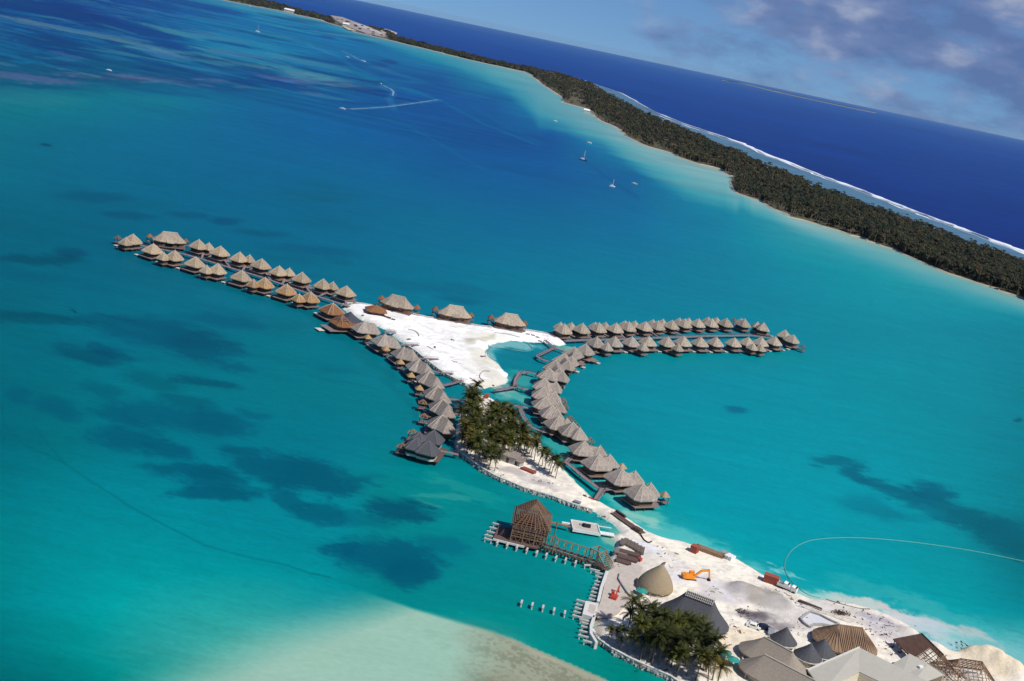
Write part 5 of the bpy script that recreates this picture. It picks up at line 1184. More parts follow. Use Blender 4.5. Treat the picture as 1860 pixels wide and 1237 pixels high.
def white_building():
    o = P(1561, 1176, 5.6); e_ = empty('courtyard_building', (o.x, o.y, 0)); tag(e_, 'large cream low-pitched building wrapped round a dark courtyard', 'building')
    def W(u, v, z): p = P(u, v, z); return Vector((p.x-o.x, p.y-o.y, z))
    A = W(1561, 1176, 5.6); I = W(1561, 1220, 4.6)
    Bq = W(1467, 1217, 4.4); B2 = W(1500, 1262, 4.4); I1 = W(1500, 1250, 4.6)
    E1 = W(1700, 1245, 5.2); E2 = W(1690, 1262, 4.4); F = W(1640, 1258, 4.6)
    def slab(pts, nm, th=.35):
        b = MB(); n = len(pts); b.face_mesh([tuple(p) for p in pts]+[(p.x, p.y, p.z-th) for p in pts], [tuple(range(n)), tuple(range(n, 2*n))[::-1]]+[(i, n+i, n+(i+1) % n, (i+1) % n) for i in range(n)])
        return link(nm, b.mesh(nm, WROOF), e_)
    slab([A, I, I1, B2, Bq][::-1], 'roof_left'); slab([A, E1, E2, F, I][::-1], 'roof_right')
    # far slope falling away from the ridge
    n1 = Vector((.4, 1, 0)).normalized()
    d = (E1-A); nn = Vector((-d.y, d.x, 0)).normalized()
    slab([A+Vector((0, 0, .01)), A+nn*2.0-Vector((0, 0, 1.3)), E1+nn*2.0-Vector((0, 0, 1.3)), E1+Vector((0, 0, .01))], 'rear_slope')
    wl = [A+nn*1.0, Bq+Vector((.8, -.3, 0)), B2, E2, E1+nn*1.0]
    for i in range(len(wl)): wl[i] = (wl[i].x*.97, wl[i].y*.97)
    b = MB()
    for p, q in ((wl[0], wl[1]), (wl[0], wl[4])): b.beam((p[0], p[1], 2.2), (q[0], q[1], 2.2), .3, 3.2)
    b.beam((I.x, I.y, 2.6), (I1.x, I1.y, 2.6), .3, 3.2); b.beam((I.x, I.y, 2.6), (F.x, F.y, 2.6), .3, 3.2)
    link('wall', b.mesh('wall', WALLW), e_)
    link('courtyard_floor', MB().prism([(I.x, I.y), (I1.x, I1.y), (F.x+3, F.y-6), (F.x, F.y)], .9, 1.15).mesh('courtyard_floor', mat('dark_court', (60, 56, 58))), e_)
    # shade parapet
    link('parapet', MB().beam(Bq+Vector((0, 0, .1)), A+Vector((0, 0, .1)), .35, .3).mesh('parapet', CONC), e_)
    o2 = P(1652, 1187, 6.2); e2 = empty('side_wing', (o2.x, o2.y, 0)); tag(e2, 'cream hip-roofed wing beside the courtyard building, with a small rooftop box', 'building')
    def V(u, v, z): p = P(u, v, z); return Vector((p.x-o2.x, p.y-o2.y, z))
    a, b_, c_, d_, f_ = V(1652,1187,6.2), V(1618,1208,4.6), V(1637,1229,4.6), V(1685,1206,5.8), V(1714,1225,4.6)
    g_ = V(1650,1250,4.6)
    def slab2(pts, nm):
        m_ = MB(); n = len(pts); m_.face_mesh([tuple(p) for p in pts]+[(p.x, p.y, p.z-.3) for p in pts], [tuple(range(n)), tuple(range(n, 2*n))[::-1]]+[(i, n+i, n+(i+1) % n, (i+1) % n) for i in range(n)]); return link(nm, m_.mesh(nm, WROOF), e2)
    slab2([a, b_, c_, d_], 'roof_left'); slab2([d_+Vector((0, 0, .01)), c_+Vector((0, 0, .01)), g_, f_], 'roof_front')
    d = f_-a; nn = Vector((-d.y, d.x, 0)).normalized(); slab2([a+Vector((0, 0, .01)), d_, f_+nn*1.2, a+nn*2.2-Vector((0, 0, 1.5))], 'rear_slope')
    w = MB()
    for p, q in ((b_, a+nn*1.3), (b_, c_), (a+nn*1.3, f_)): w.beam((p.x, p.y, 2.4), (q.x, q.y, 2.4), .3, 3.4)
    link('wall', w.mesh('wall', WALLW), e2)
    k = V(1672, 1212, 5.6); link('rooftop_box', MB().box((k.x, k.y, 5.8), (1.5, .8, .5), .6).mesh('rooftop_box', WHITE), e2)
white_building()
def frame_building(r1, r2, zr, ze, w, e1, e2, label, sheet, name):
    a, b = P(*r1, zr), P(*r2, zr); c = (a+b)/2; d = b-a; rz = math.atan2(d.y, d.x); L_ = d.length/2
    e_ = empty(name, (c.x, c.y, 0), rz); tag(e_, label, 'building frame')
    f = MB(); n = 12
    for k in range(n+1):
        x = -L_-e1+(2*L_+e1+e2)*k/n; xr = max(-L_, min(L_, x))
        for s in (-1, 1): f.beam((x, s*w, ze), (xr, 0, zr), .16)
    for k in range(8):
        y = -w+2*w*k/7; f.beam((-L_-e1, y, ze), (-L_, 0, zr), .14).beam((L_+e2, y, ze), (L_, 0, zr), .14)
    link('rafters', f.mesh('rafters', RAWW), e_)
    g = MB()
    for k in range(1, 9):
        t = k/9; y = w*(1-t); z = ze+(zr-ze)*t; xa = -L_-e1*(1-t); xb = L_+e2*(1-t)
        g.beam((xa, -y, z), (xb, -y, z), .1).beam((xa, y, z), (xb, y, z), .1).beam((xa, -y, z), (xa, y, z), .1).beam((xb, -y, z), (xb, y, z), .1)
    link('battens', g.mesh('battens', mat('batten', (112, 88, 74), bump=0)), e_)
    link('ridge_beam', MB().beam((-L_, 0, zr+.1), (L_, 0, zr+.1), .25).beam((-L_-e1, -w, ze), (L_+e2, -w, ze), .3).beam((-L_-e1, w, ze), (L_+e2, w, ze), .3).mesh('ridge_beam', WOOD), e_)
    for x in (-L_-e1+.4, -L_*.4, L_*.4, L_+e2-.4):
        for y in (-w+.3, w-.3): link('post', cached(('fp', ze), lambda: MB().tube([(0, 0, .8), (0, 0, ze)], .16, 6).mesh('post', RAWW)), e_, (x, y, 0))
    link('floor', MB().box((0, 0, 1.0), (2*L_+e1+e2-1, 2*w-1, .3)).mesh('floor', DECKB), e_)
    if sheet:
        s = MB(); s.face_mesh([(-L_-e1-.1, -w-.1, ze+.1), (-L_-e1-.1, w+.1, ze+.1), (-L_, .0, zr+.15), (-L_-e1-.1, -w-.1, ze-.1), (-L_-e1-.1, w+.1, ze-.1), (-L_, 0, zr-.05)], [(0, 2, 1), (3, 4, 5), (0, 1, 4, 3), (1, 2, 5, 4), (2, 0, 3, 5)])
        s.face_mesh([(-L_-e1, -w-.15, ze+.12), (L_*.1, -w-.15, ze+.12), (L_*.1, 0, zr+.16), (-L_, 0, zr+.16), (-L_-e1, -w-.15, ze-.1), (L_*.1, -w-.15, ze-.1), (L_*.1, 0, zr-.04), (-L_, 0, zr-.04)], [(0, 1, 2, 3), (7, 6, 5, 4), (0, 4, 5, 1), (1, 5, 6, 2), (2, 6, 7, 3), (3, 7, 4, 0)])
        link('roof_boards', s.mesh('roof_boards', mat('dark_roof_boards', (118, 88, 74), var=.3, scale=1, stretch=(.4, 2, 1), bump=.4)), e_)
frame_building((1674,1151), (1714,1190), 8.2, 3.4, 5.2, 4.4, 3.0, 'half-boarded brown timber building frame near the beach', True, 'boarded_frame')
frame_building((1743,1197), (1785,1203), 8.0, 2.6, 6.0, 4.6, 4.6, 'open brown timber roof frame with no covering, near the right edge', False, 'open_roof_frame')

# ================================================================== SITE MACHINES AND CLUTTER
def excavator(u, v, rz, s, body, label, reach=1.0):
    p = P(u, v, 1.4); e_ = empty('excavator', (p.x, p.y, 1.0), rz); e_.scale = (s, s, s); tag(e_, label, 'excavator')
    for y in (-1.15, 1.15):
        t = [(2.0, .25), (2.2, .55), (1.9, .95), (-1.9, .95), (-2.2, .55), (-2.0, .25), (-1.6, 0), (1.6, 0)]
        b = MB().loft([[(x, y-.3, z) for x, z in t], [(x, y+.3, z) for x, z in t]]); link('track', b.mesh('track', RUBBER), e_)
    bd = link('body', MB().prism([(-2.3, -1.4), (1.2, -1.4), (1.2, 1.4), (-2.3, 1.4)], 1.1, 2.0).mesh('body', body), e_)
    link('counterweight', MB().prism([(-3.1, -1.2), (-2.3, -1.45), (-2.3, 1.45), (-3.1, 1.2)], 1.15, 2.35).mesh('counterweight', body), e_)
    link('engine_cover', MB().box((-1.3, -.1, 2.2), (1.9, 2.4, .5)).mesh('engine_cover', body), e_)
    cb = link('cab', MB().prism([(-.3, .35), (1.4, .35), (1.4, 1.4), (-.3, 1.4)], 2.0, 3.2).mesh('cab', body), e_)
    link('cab_window', MB().box((.6, 1.42, 2.7), (1.3, .06, .7)).box((1.42, .88, 2.6), (.06, .85, .9)).mesh('cab_window', BLACK), cb)
    link('boom', MB().beam((1.0, -.4, 1.8), (3.4, -.4, 4.3), .5, .7).beam((3.3, -.4, 4.2), (6.2*reach, -.4, 4.5), .45, .6).mesh('boom', body), e_)
    link('stick', MB().beam((6.0*reach, -.4, 4.9), (6.9*reach, -.4, 1.6), .35, .5).mesh('stick', body), e_)
    link('hydraulic_ram', MB().tube([(3.0, -.4, 4.9), (6.0*reach, -.4, 5.1)], .12, 6).mesh('hydraulic_ram', GREYP), e_)
    bk = [(6.5, 1.7), (7.2, 1.5), (7.3, .6), (6.6, .2), (5.9, .5), (6.2, .9)]
    link('bucket', MB().loft([[(x*reach, -1.0, z) for x, z in bk], [(x*reach, .2, z) for x, z in bk]]).mesh('bucket', RUBBER), e_)
excavator(1253, 1052, math.radians(14), .88, ORANGE, 'orange excavator with arm stretched out on the white sand')
excavator(1115, 1087, math.radians(75), .72, RED, 'small red excavator with raised arm parked on the plaza', .8)
def container(u, v, rz, dims, m, label, name='container', roof=None, z=1.3, cat='container'):
    p = P(u, v, z+dims[2]/2); e_ = empty(name, (p.x, p.y, z), rz); tag(e_, label, cat)
    L_, w, h = dims
    b = MB().box((0, 0, h/2), dims)
    n = int(L_/.6)
    for k in range(n): x = -L_/2+.3+k*.6; b.box((x, -w/2-.03, h/2), (.25, .08, h*.9)); b.box((x, w/2+.03, h/2), (.25, .08, h*.9))
    link('shell', b.mesh('shell', m), e_)
    link('roof_panel', MB().box((0, 0, h+.06), (L_+.1, w+.1, .12)).mesh('roof_panel', roof or m), e_)
    link('door', MB().box((L_/2+.05, -w*.22, h*.45), (.08, w*.4, h*.8)).box((L_/2+.05, w*.22, h*.45), (.08, w*.4, h*.8)).mesh('door', GREYP), e_)
container(1401, 1052, math.radians(-18), (4.6, 2.6, 2.4), RUST, 'rusty red container at the water edge with a pale stripe')
container(1262, 997, math.radians(60), (2.6, 2.2, 2.2), RUST, 'small rusty red shed beside the brown timber stack on the beach', 'site_shed')
def truck(u, v, rz, label, m, cabm):
    p = P(u, v, 1.8); e_ = empty('truck', (p.x, p.y, 1.1), rz); tag(e_, label, 'truck')
    link('bed', MB().box((-1.2, 0, 1.0), (4.4, 2.1, .3)).box((-1.2, 1.0, 1.4), (4.4, .1, .7)).box((-1.2, -1.0, 1.4), (4.4, .1, .7)).box((-3.35, 0, 1.4), (.1, 2.0, .7)).mesh('bed', m), e_)
    c = link('cab', MB().prism([(1.2, -1), (2.9, -1), (2.9, 1), (1.2, 1)], .6, [2.3, 1.9, 1.9, 2.3]).mesh('cab', cabm), e_)
    link('windscreen', MB().box((2.6, 0, 2.0), (.5, 1.7, .3)).mesh('windscreen', BLACK), c)
    for x in (-2.6, -1.6, 2.1):
        for y in (-.95, .95): link('wheel', cached('twheel', lambda: MB().loft([[(.45*math.cos(k*.785), -.15, .45+.45*math.sin(k*.785)) for k in range(8)], [(.45*math.cos(k*.785), .15, .45+.45*math.sin(k*.785)) for k in range(8)]]).mesh('wheel', RUBBER)), e_, (x, y, 0))
truck(1417, 1062, math.radians(-28), 'grey flatbed truck nearest the red container', GREYP, WHITE)
truck(1431, 1069, math.radians(-28), 'white lorry behind the grey flatbed along the shore', WHITE, WHITE)
def car(u, v, rz, m, label):
    p = P(u, v, 1.7); e_ = empty('parked_car', (p.x, p.y, 1.05), rz); tag(e_, label, 'car')
    pr = [(-2.1, .4), (-2.1, 1.0), (-1.5, 1.1), (-1.1, 1.65), (.6, 1.65), (1.2, 1.1), (2.1, .95), (2.15, .4)]
    link('body', MB().loft([[(x, -.85, z) for x, z in pr], [(x, .85, z) for x, z in pr]]).mesh('body', m), e_)
    link('window', MB().box((-.2, 0, 1.38), (1.5, 1.76, .34)).box((1.0, 0, 1.35), (.3, 1.4, .3), 0).mesh('window', BLACK), e_)
    for x in (-1.3, 1.35):
        for y in (-.8, .8): link('wheel', cached('cwheel', lambda: MB().loft([[(.34*math.cos(k*.785), -.1, .34+.34*math.sin(k*.785)) for k in range(8)], [(.34*math.cos(k*.785), .1, .34+.34*math.sin(k*.785)) for k in range(8)]]).mesh('wheel', RUBBER)), e_, (x, y, 0))
car(1368.5, 1138, math.radians(-15), WHITE, 'white car parked on the dark gravel behind the slate pavilion')
car(1387, 1140, math.radians(10), NAVY, 'dark blue car parked beside the white car')
car(1400, 1148, math.radians(80), GREYP, 'grey jeep parked end-on right of the dark car')
def stack(u, v, rz, n, L_, w, h, m, label, z=1.2, name='timber_stack', jitter=.15, cat='timber', group=None):
    p = P(u, v, z+h/2); e_ = empty(name, (p.x, p.y, z), rz); tag(e_, label, cat, group)
    b = MB(); rows = max(1, int(h/.35))
    for r_ in range(rows):
        for k in range(n):
            y = -w/2+w*(k+.5)/n; b.box((random.uniform(-jitter, jitter), y, .18+r_*h/rows), (L_*random.uniform(.85, 1.05), w/n*.8, h/rows*.85), random.uniform(-.02, .02))
    link('boards', b.mesh('boards', m), e_); return e_
for i, (u, v) in enumerate([(1130,985),(1136,984),(1142,987),(1148,990),(1154,993),(1160,997),(1166,1000)]):
    def logs():
        b = MB()
        for r_ in range(3):
            for k in range(4): b.tube([(-2.4+random.uniform(-.3, .3), -.6+k*.36, .25+r_*.32), (2.4+random.uniform(-.3, .3), -.6+k*.36, .25+r_*.32)], .18, 6)
        return b.mesh('logs', mat('grey_logs', (118, 106, 98), var=.35, scale=2, bump=.3))
    p = P(u, v, 1.8); e_ = empty('log_pile', (p.x, p.y, 1.2), math.radians(82)); tag(e_, 'pile of grey logs, %s from the left in the row behind the plaza' % ORD[i], 'log pile', 'log piles behind the plaza')
    link('logs', cached('logs', logs), e_)
for (u, v, L_, w, h, l) in [(1128,1003,4.5,4,1.0,'grey brown timber stack nearest the jetty gate'),(1144,1006,6.5,2.6,1.1,'dark long timber stack below the log piles'),(1140,1014,6.5,3.0,.9,'wide brown timber stack in the middle of the yard'),(1132,1021,5.0,2.4,.7,'low brown timber stack at the plaza edge'),(1152,1010,4,1.5,.7,'small timber stack beside the white heap')]:
    stack(u, v, math.radians(-12), 7, L_, w, h, DECK if 'grey' in l else DECKB, l, group='timber stacks in the yard')
stack(1289, 1001, math.radians(-22), 8, 9.5, 2.6, 1.2, RAWW, 'long low stack of fresh brown planks on the beach')
stack(1472, 1099.5, math.radians(-26), 5, 7.5, 1.3, .7, WOOD, 'long dark timber stack on the sand near the shore')
stack(1318, 1006, math.radians(-25), 5, 3.2, 2.4, 1.2, CONCG, 'grey pallet of blocks beside the white heap')
stack(1048, 912, math.radians(-20), 4, 2.4, 1.8, .8, GREYP, 'grey crate load on the narrow neck of the spit', name='crate_load')
stack(1074, 905, math.radians(-30), 3, 2.2, 1.0, .5, RED, 'small red stack near the ramp on the spit', name='red_crates')
stack(1162, 1016, math.radians(60), 3, 1.6, 1.2, 1.1, RED, 'small red machine cover beside the cone hut', name='compressor', cat='machine')
stack(1326, 1012, math.radians(50), 3, 3.0, 2.8, 1.4, WHITE, 'white tarpaulin-covered load at the beach edge', name='covered_load', cat='load')
stack(861, 691, math.radians(-48), 2, 6.5, .7, .4, RUST, 'thin red timber lying on the sand above the palms', name='red_beam')
stack(781, 632, math.radians(-42), 2, 4.5, .5, .3, RUST, 'thin red beam lying in the middle of the white sand', name='red_beam')
stack(825, 657, math.radians(-30), 2, 3.2, .5, .3, RUST, 'short red beam on the sand, between the other two', name='red_beam')
stack(703, 576, math.radians(-15), 3, 4.0, 1.0, .7, WOOD, 'dark timber heap beside the brown hut on the sand')
for i, (u, v, s) in enumerate([(697,573,.9),(714,580,.7),(658,572,.6),(822,617,.6),(874,647,.7),(881,647,.5),(959,606.5,.9),(968,609,.8),(976,612,.9),(981,619,.9),(743,616,.9),(1063,900,.5),(896,700,.5),(790,630,.6)]):
    p = P(u, v, 1.6); e_ = empty('supply_pile', (p.x, p.y, 1.2), random.random()*3)
    tag(e_, 'small dark heap of building supplies lying on the white sand islet' if u < 1000 else 'small dark heap of supplies on the neck of the spit', 'supply pile', 'small supply heaps')
    b = MB()
    for k in range(7): b.box((random.uniform(-1.2, 1.2)*s, random.uniform(-.8, .8)*s, random.uniform(.15, .5)), (random.uniform(.5, 1.6)*s, random.uniform(.3, .8)*s, random.uniform(.2, .5)), random.random()*3)
    link('bundle', b.mesh('bundle', random.choice((WOOD, GREYP, PILE))), e_)
# long low thatched landing stage leaning on the spit
def landing():
    a = P(1114, 931, 1.6); b = P(1167, 968, 1.6); d = b-a; rz = math.atan2(d.y, d.x); L_ = d.length; e_ = empty('landing_stage', (a.x, a.y, 0), rz)
    tag(e_, 'long brown timber landing stage bridging the notch beside the spit', 'landing stage')
    link('walk_deck', MB().box((L_/2, 0, 1.5), (L_, 2.6, .4)).mesh('walk_deck', DECKB), e_)
    link('railing', MB().beam((0, -1.2, 2.4), (L_, -1.2, 2.4), .1).mesh('railing', WOOD), e_)
    link('frame_stack', MB().box((2, 1.6, 2.0), (5, .8, .8)).box((L_-2, -.6, 2.1), (3, 2, .8), .2).mesh('frame_stack', WOOD), e_)
    piles(e_, [(L_*k/7, y) for k in range(8) for y in (-1.1, 1.1)], 1.4)
landing()
def shed(u, v, rz, label, dims=(4.5, 3.2, 2.6)):
    p = P(u, v, 2.6); e_ = empty('site_hut', (p.x, p.y, .9), rz); tag(e_, label, 'hut')
    L_, w, h = dims
    link('wall', MB().box((0, 0, h/2), (L_, w, h)).mesh('wall', CONCG), e_)
    link('roof', MB().prism([(-L_/2-.4, -w/2-.4), (L_/2+.4, -w/2-.4), (L_/2+.4, w/2+.4), (-L_/2-.4, w/2+.4)], h, [h+.25, h+.25, h+1.1, h+1.1]).mesh('roof', TH_GRY), e_)
    link('door', MB().box((0, -w/2-.04, h*.42), (1, .08, h*.8)).mesh('door', WOOD), e_)
shed(926, 832, math.radians(-20), 'small grey site hut among the palms of the lower islet', (5.5, 4, 2.8))
shed(942, 838, math.radians(-35), 'pale flat-walled hut right of the grey one under the palms', (3.0, 2.6, 2.0))
stack(960, 854, math.radians(-28), 3, 6.0, 2.4, .8, RUST, 'long dark red boat-shaped load lying below the palms', name='red_tarp_load', cat='load')
stack(884, 719, math.radians(0), 2, 1.8, 1.6, 1.4, RED, 'small red box at the head of the palm islet', name='red_box', cat='box')
# dry dark bushes
def bush(u, v, r, label):
    p = P(u, v, 1.5); e_ = empty('dry_bush', (p.x, p.y, 1.0)); tag(e_, label, 'bush')
    b = MB()
    for k in range(140):
        a = random.uniform(0, 6.28); t = random.uniform(0, 1)**.5; c = Vector((math.cos(a)*r*t, math.sin(a)*r*t, random.uniform(.1, 1.7)*(1-t*.6))); s = random.uniform(.2, .45)
        q = [c+Vector((random.uniform(-s, s), random.uniform(-s, s), random.uniform(-s, s))) for _ in range(3)]; b.face_mesh(q, [(0, 1, 2)])
    link('foliage', b.mesh('foliage', mat('dry_leaf', (74, 56, 52), bump=0)), e_)
    s = MB()
    for k in range(7): a = k*.9; s.tube([(0, 0, 0), (math.cos(a)*r*.6, math.sin(a)*r*.6, 1.1)], .06, 4)
    link('stem', s.mesh('stem', TRUNK), e_)
bush(1348, 1111, 1.9, 'dark dry bush on the grey gravel behind the shingled hall')
for (u, l) in ((1519,'dark dry shrub, left one behind the brown roofed hall'),(1527,'dark dry shrub, middle one behind the brown roofed hall'),(1535,'dark dry shrub, right one behind the brown roofed hall')): bush(u, 1114+(u-1527)*.12, 1.5, l)
def umbrella(u, v, label):
    p = P(u, v, 2.5); e_ = empty('beach_umbrella', (p.x, p.y, 1.0)); tag(e_, label, 'umbrella')
    n = 8; ev = [(1.9*math.cos(k*.785), 1.9*math.sin(k*.785)) for k in range(n)]
    link('canopy', roof_mb(ev, [(0.02*q[0], .02*q[1]) for q in ev], 2.1, 2.8, thick=.08, mid=2).mesh('canopy', TEAL), e_); link('pole', MB().tube([(0, 0, -.2), (0, 0, 2.7)], .06, 6).mesh('pole', PALEW), e_)
umbrella(1331, 1201, 'teal umbrella at the right edge of the resort grove'); umbrella(1316, 1189, 'teal umbrella half hidden by palms, left of the other'); umbrella(1165, 1076, 'teal umbrella at the foot of the cone hut')
def pool():
    px = [(1470.6,1111.7),(1454,1124.5),(1461,1133),(1470.6,1139.5),(1478,1135),(1492.5,1134.6),(1511,1138),(1524,1134.5),(1507,1127),(1490,1118)]
    w = [P(u, v, 1.7) for u, v in px]; o = w[0]; e_ = empty('empty_pool', (o.x, o.y, 0)); tag(e_, 'unfinished curved pool basin with a pale lining and grey rim', 'pool')
    link('basin_floor', MB().prism([(p.x-o.x, p.y-o.y) for p in w], 1.2, 1.62).mesh('basin_floor', mat('pool_lining', (204, 202, 204), var=.06, scale=.8)), e_)
    b = MB()
    for i in range(len(w)): b.beam(w[i]-Vector((o.x, o.y, -.1-.003*i)), w[(i+1) % len(w)]-Vector((o.x, o.y, -.1-.003*i)), .55, .7)
    link('rim', b.mesh('rim', CONCG), e_)
pool()
def fence(px, label, h=1.3):
    w = [P(u, v, 1.5) for u, v in px]; o = w[0]; e_ = empty('site_fence', (o.x, o.y, 0)); tag(e_, label, 'fence')
    b = MB(); k_ = []
    for i in range(len(w)-1):
        p, q = w[i]-Vector((o.x, o.y, .3)), w[i+1]-Vector((o.x, o.y, .3)); b.beam(p+Vector((0, 0, h)), q+Vector((0, 0, h)), .12).beam(p+Vector((0, 0, h*.5)), q+Vector((0, 0, h*.5)), .1)
        n = max(1, int((q-p).length/2))
        for j in range(n): k_.append(p.lerp(q, j/n))
    link('rail', b.mesh('rail', PALEW), e_)
    pm = cached('fpost', lambda: MB().beam((0, 0, -.3), (0, 0, 1.4), .14).mesh('post', PALEW))
    for t in k_[:60]: link('post', pm, e_, t)
fence([(1452,1101),(1475,1108),(1500,1116),(1530,1126),(1552,1132)], 'pale post and rail fence behind the pool basin')
fence([(1160,1072),(1180,1082),(1205,1088)], 'pale fence below the cone hut')
def rubble(u, v, r, n, label, mats, z=1.3):
    p = P(u, v, z); e_ = empty('rubble_heap', (p.x, p.y, z)); tag(e_, label, 'rubble')
    for mi, m_ in enumerate(mats):
        b = MB()
        for k in range(n//len(mats)):
            a = random.uniform(0, 6.28); t = random.uniform(0, 1)**.6*r; s = random.uniform(.15, .55)
            b.box((math.cos(a)*t, math.sin(a)*t*1.3, random.uniform(0, .3)), (s*random.uniform(1, 3), s*.5, s*.5), random.uniform(0, 3))
        link('debris', b.mesh('debris', m_), e_)
rubble(1414, 1076, 4, 26, 'white concrete rubble on the grey gravel', [CONC]); rubble(1449, 1096, 3, 22, 'mixed rubble beside the round gravel bank', [CONC, CONCG, WOOD])
rubble(1480, 1160, 5, 40, 'scattered building debris left of the small shingled pavilions', [WOOD, RAWW, CONC]); rubble(1625, 1178, 5, 40, 'scattered debris between the brown hall and the boarded frame', [WOOD, WHITE, RAWW])
rubble(1590, 1140, 5, 30, 'timber scraps right of the brown board roof', [WOOD, RAWW]); rubble(1330, 1140, 4, 26, 'building scraps at the corner of the shingled hall', [RAWW, WHITE]); rubble(1200, 1086, 6, 34, 'scraps and boards below the cone hut', [PALEW, WOOD])
rubble(1716, 1211, 6, 44, 'broken timber between the two unfinished frames', [WOOD, RAWW]); rubble(1420, 1158, 3, 20, 'debris at the foot of the small slate pavilion', [RAWW, WHITE]); rubble(1298, 1076, 3, 16, 'grey blocks behind the shingled hall', [CONCG])
rubble(1128, 1028, 4, 24, 'boards scattered at the plaza edge', [RAWW, PALEW]); rubble(900, 858, 5, 26, 'pale debris under the palms by the seawall', [CONC, DECK]); rubble(1185, 1208, 5, 18, 'dark clippings below the resort grove', [WOOD])
rubble(1757, 1178, 3.5, 22, 'dark driftwood at the edge of the pale flats', [WOOD])
rubble(1240, 1035, 6, 22, 'light scraps left of the orange excavator', [PALEW, CONCG]); rubble(1395, 1090, 7, 30, 'grey rubble spread on the round gravel bank', [CONCG, CONC])
rubble(1440, 1128, 6, 30, 'mixed scraps left of the pool basin', [WOOD, CONC]); rubble(1545, 1112, 6, 26, 'scraps near the dry shrubs on the upper beach', [WOOD, PALEW]); rubble(1640, 1146, 7, 34, 'timber and block scraps on the grey ground by the beach', [WOOD, CONCG])
rubble(1370, 1122, 5, 22, 'dark scraps on the dark gravel patch', [WOOD]); rubble(1210, 1004, 4, 14, 'few dark scraps on the open sand above the cone hut', [WOOD]); rubble(1098, 940, 3, 14, 'scraps on the neck of the spit near the landing stage', [WOOD, PALEW]); rubble(985, 878, 4, 18, 'grey stones on the grey sand below the slim palm', [CONCG])
# curved retaining kerb on the plaza
wall([(1126,1040),(1124,1050),(1130,1060),(1138,1072),(1146,1082)], 1.4, 2.5, .35, CONCG, 'curved dark-edged kerb on the plaza beside the cone hut', 'kerb_wall', 'kerb')
wall([(1357,1178),(1349,1190),(1350,1198),(1360,1204)], .9, 1.9, .4, CONC, 'white curved kerb round the end of the rear thatched hall', 'kerb_wall', 'kerb')
# floating boom and pipes
def pipe(px, z, r, m, label, name, cat, n=6, sub=6):
    pts = []
    c = [P(u, v, z) for u, v in px]; c = [c[0]]+c+[c[-1]]
    for i in range(1, len(c)-2):
        for k in range(sub):
            t = k/sub; a, b, d, e = c[i-1], c[i], c[i+1], c[i+2]
            pts.append(.5*((2*b)+(d-a)*t+(2*a-5*b+4*d-e)*t*t+(3*b-a-3*d+e)*t*t*t))
    pts.append(c[-2]); b = MB().tube(pts, r, n); o = b.build(name, m); tag(o, label, cat)
BOOM = paint('boom_green', (96, 158, 146)); HOSE = paint('grey_hose', (120, 116, 110), .8)
pipe([(1490,1086),(1468,1080),(1448,1066),(1433,1050),(1425,1032),(1428,1015),(1440,998),(1462,985),(1490,979),(1540,976.5),(1600,979),(1660,985),(1720,993),(1780,1003),(1830,1013),(1880,1024)], .1, .12, BOOM, 'long pale green floating boom curving out from the beach', 'floating_boom', 'boom')
pipe([(898,604),(918,606),(940,611),(945,612)], 1.5, .12, HOSE, 'grey hose lying on the sand near the right-hand big villa', 'sand_hose', 'hose')
pipe([(943,617),(958,624),(967,634),(958,638),(935,636),(915,632),(893,631),(886,626)], .25, .14, BOOM, 'pale hose looping across the inner lagoon', 'floating_hose', 'hose')
pipe([(893,632),(885,636),(886,646),(895,653),(899,655)], 1.3, .14, HOSE, 'dark hose curling along the inner beach', 'beach_hose', 'hose')
pipe([(890,674),(878,674),(872,680),(872,686),(879,692)], 1.6, .13, HOSE, 'dark curved hose on the sand above the palms', 'beach_hose', 'hose')
pipe([(741,598),(752,600),(759,605),(761,610)], 1.6, .14, HOSE, 'short curved hose on the left part of the sand', 'beach_hose', 'hose')
pipe([(1500,1088),(1515,1093),(1540,1100),(1562,1105),(1580,1106)], 1.5, .14, HOSE, 'dark pipe along the upper beach of the spit', 'beach_pipe', 'pipe')
pipe([(1163,969),(1170,980),(1178,985),(1184,983)], 1.6, .2, RUBBER, 'dark bent pipe at the end of the landing stage', 'beach_pipe', 'pipe')

# ================================================================== BOATS
def hull(L_, w, h, m, e_):
    secs = [(-.5, .38, .9), (-.3, .48, .95), (0, .5, 1.0), (.25, .40, 1.05), (.42, .2, 1.15), (.5, .02, 1.25)]
    rings = [[(x*L_, -k*w, h*t), (x*L_, -k*w*.75, h*.1), (x*L_, 0, -h*.3), (x*L_, k*w*.75, h*.1), (x*L_, k*w, h*t)] for x, k, t in secs]
    return link('hull', MB().loft(rings).mesh('hull', m), e_)
FOAMW = bpy.data.materials.new('wake_foam'); FOAMW.use_nodes = True
_t = FOAMW.node_tree; _b = _t.nodes['Principled BSDF']; _b.inputs['Base Color'].default_value = (.75, .82, .88, 1); _b.inputs['Roughness'].default_value = .9
_n = _t.nodes.new('ShaderNodeTexNoise'); _n.inputs['Scale'].default_value = .12; _n.inputs['Detail'].default_value = 6; _tc = _t.nodes.new('ShaderNodeTexCoord'); _t.links.new(_tc.outputs['Object'], _n.inputs['Vector'])
_m = _t.nodes.new('ShaderNodeMapRange'); _m.inputs[1].default_value = .35; _m.inputs[2].default_value = .7; _m.inputs[3].default_value = .0; _m.inputs[4].default_value = .4; _t.links.new(_n.outputs[0], _m.inputs[0]); _t.links.new(_m.outputs[0], _b.inputs['Alpha'])
